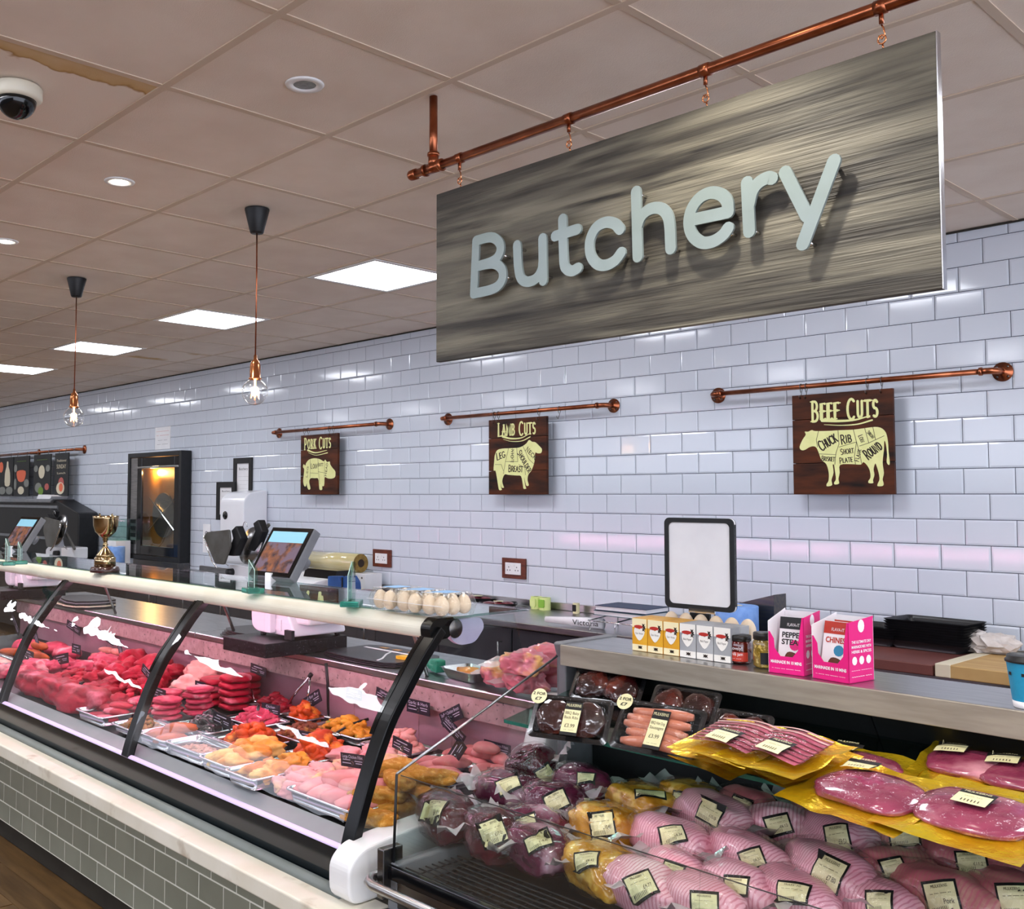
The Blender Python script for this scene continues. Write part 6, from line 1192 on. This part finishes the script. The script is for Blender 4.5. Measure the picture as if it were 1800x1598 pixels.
# leaning black packs
M('tray_pack', '#0e0f11', .18, c2='#141518', ns=14, coat=.6); meat('ribs', '#3a120c', '#22080a', '#6a2414', ns3=8, coat=.9, rough=.2, bump=.7, bs=16); meat('hotdog', '#c07a62', '#ae6850', '#d29a82', ns3=40, lo3=.6, hi3=.72, coat=.7, rough=.3, bump=.1)
def lean_pack(pb0, pb1, h_, kind, label, seed, yoff=0, tilt=38):
    a, b = onZ(GZ, *pb0), onZ(GZ, *pb1); a.y += yoff; b.y += yoff; a.z = GZF(a.y); b.z = GZF(b.y); d = b-a; w_ = d.length; c_ = (a+b)/2
    t = at('black_tray_pack', label, 'meat pack', c_.x, c_.y, c_.z+.002, 0, 'black tray packs leaning at the chiller back'); t.rotation_euler = (R(-tilt), 0, math.atan2(d.y, d.x))
    P = rrect(-w_/2, w_/2, 0, h_, .014, 4); Pi = rrect(-w_/2+.012, w_/2-.012, .012, h_-.012, .012, 4); m_ = len(P)
    MB().add([(q[0], -.0, q[1]) for q in P]+[(q[0], -.002, q[1]) for q in Pi]+[(q[0]*.94, .028, q[1]*.94+.004) for q in Pi], [(i, (i+1) % m_, m_+(i+1) % m_, m_+i) for i in range(m_)]+[(m_+i, m_+(i+1) % m_, 2*m_+(i+1) % m_, 2*m_+i) for i in range(m_)]+[tuple(range(2*m_, 3*m_))]).build('tray', 'tray_pack', t)
    if kind == 'sausage':
        for k in range(5):
            z_ = .022+k*(h_-.04)/4.4; x0, x1 = -w_*.36+.008*math.sin(k*2), w_*.36
            Q = [(x0+(x1-x0)*i/8, -.004+.003*math.sin(i), z_+.005*math.sin(math.pi*i/8+k)) for i in range(9)]; MB().tube(Q, [.0075, .0122, .0135, .0135, .0135, .0135, .0135, .0122, .0075], 12).build('sausage', 'hotdog', t, True)
    else:
        for k in range(2): blob(MB(), ((k-.5)*w_*.42, -.002, h_*.5), (w_*.23, .016, h_*.4), seed+k, .2, 2, 3, flat=False).build('rib_rack', 'ribs', t, True)
    fl = MB(); nx, ny = 14, 8; V = [(-w_*.48+w_*.96*i/nx, -.017-.006*math.sin(math.pi*i/nx)*math.sin(math.pi*j/ny)+.003*noise.noise(Vector((i*.7, j*.7, seed)))+(.014 if i in (0, nx) or j in (0, ny) else 0), h_*.03+h_*.94*j/ny) for j in range(ny+1) for i in range(nx+1)]
    fl.add(V, [(j*(nx+1)+i, j*(nx+1)+i+1, (j+1)*(nx+1)+i+1, (j+1)*(nx+1)+i) for j in range(ny) for i in range(nx)]); fl.build('film', 'film_clear', t, True)
    return t, w_, h_
def pack_label(t, w_, h_, lines, price):
    z_ = h_*.38; x_ = w_*.06
    MB().box(x_-.022, x_+.022, -.0265, -.0245, .004, h_*.78).build('label_strip', 'ink_black', t); MB().box(x_-.021, x_+.021, -.0275, -.0266, .012, h_*.6).build('label', 'label_cream', t)
    mb = MB(); text('MULKERNS', (x_, -.0268, h_*.7), U0, V0, .011, None, None, width=.038, mb=mb); mb.build('brand_lettering', 'label_cream', t)
    mb = MB()
    for k, s_ in enumerate(lines): text(s_, (x_, -.0279, h_*.52-k*.012), U0, V0, .011, None, None, width=.036, mb=mb)
    text(price, (x_, -.0279, h_*.52-len(lines)*.012-.01), U0, V0, .014, None, None, width=.026, mb=mb); text('-- ----', (x_, -.0279, .018), U0, V0, .007, None, None, width=.026, mb=mb); mb.build('lettering', 'ink', t)
def badge(t, w_, h_, lines):
    MB().lathe([(0, .001), (.021, .001), (.021, 0)], 20, Matrix.Translation((-w_*.41, -.0255, h_*.84)) @ Matrix.Rotation(R(90), 4, 'X')).build('offer_badge', 'label_cream', t)
    mb = MB(); text(lines[0], (-w_*.41, -.0272, h_*.84+.006), U0, V0, .011, None, None, width=.034, mb=mb, bold=.02); text(lines[1], (-w_*.41, -.0272, h_*.84-.008), U0, V0, .012, None, None, width=.018, mb=mb, bold=.02); mb.build('offer_lettering', 'ink_black', t)
lean_pack((985, 1255), (1110, 1275), .105, 'ribs', 'dark rib pack standing in the second row at left', 4, .03); lean_pack((1120, 1290), (1240, 1312), .105, 'ribs', 'dark rib pack standing behind the sausages', 5, .03); lean_pack((1225, 1330), (1330, 1350), .1, 'ribs', 'dark rib pack at the back between sausages and bacon', 6, .04)
r_ = lean_pack((925, 1290), (1065, 1308), .12, 'ribs', 'black tray of barbecue ribs with a cream price label', 1); pack_label(*r_, ['BBQ Baby', 'Back Ribs'], '£3.99'); badge(*r_, ['2 FOR', '£7'])
r_ = lean_pack((1068, 1312), (1218, 1342), .132, 'sausage', 'black tray of five hot dog sausages, offer badge reading 2 for 7', 2); pack_label(*r_, ['BBQ Hot Dog', 'Sausages'], '£3.99'); badge(*r_, ['2 FOR', '£7'])
# ---------------------------------------------------------------- things on the chiller's top shelf
M('spice_yellow', '#e0a92a', .45, c2='#d0921a', ns=8); M('spice_grey', '#8b8d90', .45, c2='#a9abae', ns=6); M('spice_cream', '#efe3b8', .5); M('logo_red', '#b0281e', .5); M('spice_white', '#e9e6df', .5)
M('jam', '#3a0a08', .1, c2='#5c100c', ns=9, coat=1); M('jar_lid', '#15120f', .35, c2='#1c1916', ns=9); M('label_red', '#b8321f', .5); M('mustard', '#8f7424', .25, c2='#6c5516', ns=60, c3='#c9ad54', ns3=120, lo3=.52, hi3=.6, coat=1); M('hot_pink', '#e0127c', .45, c2='#d80f74', ns=4); M('card_white', '#e9e7ea', .5); M('card_black', '#16181a', .5); M('cup_blue', '#1d8fb8', .5, c2='#1a84ab', ns=20, bump=.3, bs=90); M('steak_print', '#6a3a24', .6, c2='#4a2415', ns=40); M('label_blue', '#2f86ad', .5)
hz = onY(.95, 1111, 1086).z-TS; s0 = onZ(TS, 1111, 1143); bw = .0508
def spice(x, y, yellow, label):
    t = at('spice_box', label, 'spice box', x, y, TS+.0005, 0, 'small spice cartons on the chiller shelf'); w_ = bw-.002; d_ = .045
    MB().box(-w_/2, w_/2, 0, d_, 0, hz).build('carton', 'spice_yellow' if yellow else 'spice_grey', t, bev=.001)
    MB().box(-w_/2+.0008, w_/2-.0008, -.0006, .0002, hz*.72, hz-.001).build('top_band', 'spice_cream' if yellow else 'spice_white', t)
    MB().box(-w_/2+.0008, w_/2-.0008, -.0006, .0002, .001, hz*.2).build('bottom_band', 'spice_cream' if yellow else 'spice_white', t)
    ht = closed_bez([(0, hz*.32), (w_*.3, hz*.5), (w_*.34, hz*.66), (w_*.16, hz*.72), (0, hz*.66), (-w_*.16, hz*.72), (-w_*.34, hz*.66), (-w_*.3, hz*.5)], 3); MB().prism(ht, -.0014, 0, 'y').build('heart_label', 'spice_white', t)
    MB().prism([(w_*.3*math.cos(R(q))-w_*.05, hz*.74+hz*.055*math.sin(R(q))) for q in range(0, 360, 30)], -.0018, 0, 'y').build('logo', 'logo_red', t)
    mb = MB(); text('Star Anise' if yellow else 'Black Pepper', (0, -.0016, hz*.54), U0, V0, .008, None, None, width=w_*.5, mb=mb); r_ = random.Random(int(x*1000))
    for k in range(5): cx, cz = (w_*(.28+.04*(k % 2)), hz*(.8-.07*k)) if k < 3 else (w_*(.1*(k-3)), hz*.12); mb.prism([(cx+.006*(1 if q % 2 else .4)*math.cos(R(45*q)), cz+.006*(1 if q % 2 else .4)*math.sin(R(45*q))) for q in range(8)], -.0016, 0, 'y')
    mb.build('print', 'ink', t)
for k in range(6):
    for r_ in range(2):
        spice(s0.x+bw*(k+.5), s0.y+.047*r_, k < 3, ('yellow star anise' if k < 3 else 'grey black pepper')+' carton, '+['front', 'rear'][r_]+' row, '+['first', 'second', 'third'][k % 3]+' of its colour')
# white eggs behind the cartons
for k in range(6):
    p = onZ(TS+.03, 1162+k*25, 1080+k*3); tag(link('egg', eg_me, None, (s0.x+.05+k*.047, s0.y+.118, TS+.075)), 'pale egg behind the spice cartons, '+ordn[k]+' from the left', 'egg', 'pale eggs behind the cartons').active_material
t = at('egg_tray', 'grey pulp egg tray behind the spice cartons', 'tray', s0.x+.17, s0.y+.118, TS+.0005); MB().box(-.15, .15, -.022, .024, 0, .05).build('tray', 'paper_white', t, bev=.004)
# poster holder
yb = s0.y+.085; a, b = onY(yb+.06, 1175, 909), onY(yb+.06, 1286, 1079); y_ = yb+.06
t = at('poster_holder', 'blank A4 poster holder with rounded black frame', 'sign holder', (a.x+b.x)/2, y_, TS+.0005); w_ = .108; h0 = onY(y_, 1225, 1072).z-TS; h1 = onY(y_, 1225, 911).z-TS
MB().prism(rrect(-w_, w_, h0, h1, .014), 0, .006, 'y').build('panel', 'paper_white', t, rot=(0, 0, 0))
P = rrect(-w_, w_, h0, h1, .016, 5); Pi = rrect(-w_+.013, w_-.013, h0+.013, h1-.013, .014, 5); m_ = len(P)
MB().add([(q[0], -.004, q[1]) for q in P]+[(q[0], -.004, q[1]) for q in Pi]+[(q[0], .01, q[1]) for q in P]+[(q[0], .01, q[1]) for q in Pi], [(i, (i+1) % m_, m_+(i+1) % m_, m_+i) for i in range(m_)]+[(i, 2*m_+i, 2*m_+(i+1) % m_, (i+1) % m_) for i in range(m_)]+[(m_+i, m_+(i+1) % m_, 3*m_+(i+1) % m_, 3*m_+i) for i in range(m_)]).build('frame', 'black_plastic', t)
MB().box(-.03, .03, -.002, .008, .004, h0+.004).build('stem', 'black_plastic', t); MB().prism(rrect(-.05, .05, -.02, .04, .015), 0, .005, 'z').build('foot', 'black_plastic', t); MB().box(-.03, .05, -.008, -.002, h0-.008, h0+.004).build('clip', 'chrome', t)
t.rotation_euler = (0, 0, R(2))
# jars
def jar(px0, px1, ptop, pbot, body, label, extra):
    c_ = onZ(TS, (px0+px1)/2, pbot-3); y_ = c_.y+.02; r_ = (onY(y_, px1, pbot)-onY(y_, px0, pbot)).x/2*.93; h_ = onY(y_, px0, ptop).z-TS; t = at('glass_jar', label, 'jar', c_.x, y_, TS+.0005, 0, 'jars on the chiller shelf')
    MB().lathe([(0, .001), (r_*.85, .001), (r_, .006), (r_, h_*.7), (r_*.92, h_*.78), (r_*.86, h_*.8)], 24).build('jar', body, t, True); MB().lathe([(r_*.86, h_*.79), (r_*.98, h_*.8), (r_*.98, h_*.98), (r_*.9, h_), (0, h_)], 24).build('lid', 'jar_lid', t, True); extra(t, r_, h_)
def around(mb, r_, z0, z1, a0, a1, mi=0):
    n_ = 10; V = [(r_*math.sin(R(a0+(a1-a0)*k/n_)), -r_*math.cos(R(a0+(a1-a0)*k/n_)), z) for k in range(n_+1) for z in (z0, z1)]; return mb.add(V, [(2*k, 2*k+2, 2*k+3, 2*k+1) for k in range(n_)], mi)
def curved_text(t, s_, r_, z_, sz, mat, a_=0, width=None):
    vs_, F = text_mesh(s_); k = (width/max(1e-6, max(q.x for q in vs_)-min(q.x for q in vs_))) if width else sz
    MB().add([(r_*math.sin(q.x*k/r_+R(a_)), -r_*math.cos(q.x*k/r_+R(a_)), z_+q.y*sz) for q in vs_], F).build('lettering', mat, t)
def jam_(t, r_, h_):
    around(MB(), r_*1.01, h_*.1, h_*.42, -60, 70).build('label', 'label_red', t); curved_text(t, 'Lovely!', r_*1.02, h_*.55, h_*.17, 'card_white', 8, r_*1.1); curved_text(t, 'chilli jam', r_*1.02, h_*.35, h_*.16, 'card_white', 8, r_*1.2); curved_text(t, '--- ----', r_*1.02, h_*.2, h_*.1, 'card_white', 8, r_*.9)
jar(1276, 1313, 1113, 1170, 'jam', 'dark chilli jam jar with black lid and red label', jam_)
jar(1318, 1354, 1109, 1178, 'mustard', 'wholegrain mustard jar left of the pink boxes', lambda t, r_, h_: around(MB(), r_*1.01, h_*.12, h_*.45, 10, 80).build('label', 'card_black', t))
# pink display boxes with sachets
def pink_box(px0, px1, pfb, label, art, slabels):
    """front left and right bottom pixels"""
    a, b = onZ(TS, *px0), onZ(TS, *px1); d = b-a; w_ = d.length; dep = .1; hf = .052; hb = .138
    t = at('pink_carton', label, 'display box', (a.x+b.x)/2, (a.y+b.y)/2, TS+.0005, math.atan2(d.y, d.x), 'pink open-fronted sachet boxes')
    h0 = w_/2
    fp = [(-h0, 0), (h0, 0), (h0, hb), (h0-.004, hb), (h0-.012, hb-.05), (h0-.014, .06), (h0-.028, .042), (-h0+.03, .042), (-h0+.016, .06), (-h0+.014, hb*.6), (-h0+.004, hb*.72), (-h0, hb*.72)]
    MB().prism(fp, 0, .0015, 'y').build('front', 'hot_pink', t)
    MB().prism([(0, 0), (dep, 0), (dep, hb+.01), (.004, hb), (0, hb)], h0-.0015, h0, 'x').build('side', 'hot_pink', t); MB().prism([(0, 0), (dep, 0), (dep, hb+.01), (0, hb*.9)], -h0, -h0+.0015, 'x').build('side', 'card_white', t)
    MB().box(-h0, h0, dep-.0015, dep, 0, hb+.005).build('back', 'card_white', t); MB().box(-h0, h0, 0, dep, 0, .0015).build('bottom', 'hot_pink', t)
    mb = MB(); text('MARINADE IN 10 MINS', (0, -.0006, .028), U0, V0, .010, None, None, width=w_*.86, mb=mb, bold=.03); text('~ ~~~ ~~ ~~~~ ~~~', (0, -.0006, .013), U0, V0, .008, None, None, width=w_*.8, mb=mb); mb.build('front_lettering', 'card_white', t)
    mb = MB(); Us, Os = Vector((0, 1, 0)), lambda y, z: (h0+.0006, y, z)
    for k, s_ in enumerate(('THE ULTIMATE DRY', 'MARINADE MIX WITH', 'HERBS & SPICES')): text(s_, Os(dep/2, .092-.011*k), Us, V0, .009, None, None, width=dep*.78, mb=mb, bold=.02)
    for k in range(3): mb.add([Os(dep*(.22+.28*k)+.01*math.cos(R(q)), .05+.01*math.sin(R(q))) for q in range(0, 360, 40)], [tuple(range(9))])
    text('~~~~ ~~~~~', Os(dep/2, .028), Us, V0, .008, None, None, width=dep*.8, mb=mb); text('~~~~~~ ~~~', Os(dep/2, .014), Us, V0, .012, None, None, width=dep*.8, mb=mb)
    mb.add([Os(dep*.5+.013*math.cos(R(q)), .128+.015*math.sin(R(q))) for q in range(0, 360, 30)], [tuple(range(12))]); mb.build('side_lettering', 'card_white', t)
    Rz = Matrix.Rotation(t.rotation_euler.z, 4, 'Z')
    for k, (ox, oy, head, hc, art_, lab) in enumerate(slabels):
        q = Rz @ Vector((ox, oy, 0)); sc = at('seasoning_sachet', lab, 'sachet', t.location.x+q.x, t.location.y+q.y, TS+.0025, t.rotation_euler.z, 'sachets in the pink boxes'); sc.rotation_euler = (R(-12), 0, t.rotation_euler.z)
        sw, sh = w_*.38, .134; MB().box(-sw, sw, 0, .006, 0, sh).build('pouch', 'card_white', sc, bev=.001); MB().box(-sw, sw, -.0004, .0002, sh-.03, sh-.001).build('header', hc, sc)
        text('FLAVA-IT', (0, -.0008, sh-.02), U0, V0, .011, 'card_white', sc, width=sw*.9)
        mb = MB()
        for j, s_ in enumerate(head): text(s_, (0, -.0008, sh-.045-.017*j), U0, V0, .018, None, None, width=sw*1.6, mb=mb, bold=.03)
        mb.build('title', art_[0], sc); MB().prism([(.013*math.cos(R(q))+sw*.2, .066+.013*math.sin(R(q))) for q in range(0, 360, 30)], -.0006, 0, 'y').build('roundel', art_[1], sc); MB().prism(closed_bez([(-sw*.6, .02), (-sw*.3, .048), (sw*.4, .045), (sw*.8, .025), (sw*.3, .008), (-sw*.4, .006)], 4), -.0006, 0, 'y').build('food_print', 'steak_print', sc)
pink_box((1351, 1182), (1414, 1190), 0, 'pink open box of pepper steak sachets, left one', None, [(.002, .018, ['PEPPER', 'STEAK'], 'card_black', ('card_black', 'hot_pink'), 'white sachet lettered Pepper Steak with black header')])
pink_box((1428, 1192), (1493, 1203), 0, 'pink open box of Chinese sachets, right one', None, [(-.004, .016, ['CHINESE'], 'label_red', ('label_red', 'label_blue'), 'white sachet lettered Chinese in front of the right box'), (-.004, .055, ['CHINESE'], 'label_red', ('label_red', 'label_blue'), 'white sachet standing behind in the right pink box')])
# paper cup
c_ = onZ(TS, 1803, 1248); t = at('paper_cup', 'blue paper coffee cup with black lid at the right edge', 'cup', c_.x, c_.y+.03, TS+.0005); h_ = onY(c_.y+.03, 1790, 1150).z-TS; r0 = .03
MB().lathe([(r0, .001), (r0*1.06, .014), (r0*1.37, h_*.86), (r0*1.37, h_*.88)], 32).build('cup', 'cup_blue', t, True); MB().lathe([(r0*.95, 0), (r0*1.0, .001), (r0*1.075, .014), (r0*1.06, .0141)], 32).build('base_band', 'card_white', t, True)
MB().lathe([(r0*1.36, h_*.86), (r0*1.46, h_*.865), (r0*1.46, h_*.91), (r0*1.36, h_*.93), (r0*1.34, h_*.985), (r0*1.28, h_), (r0*1.2, h_*.97), (0, h_*.965)], 32).build('lid', 'black_plastic', t, True)
for a_ in (-52, -5): around(MB(), r0*1.3, h_*.62, h_*.68, a_, a_+14).build('print', 'ink_black', t)
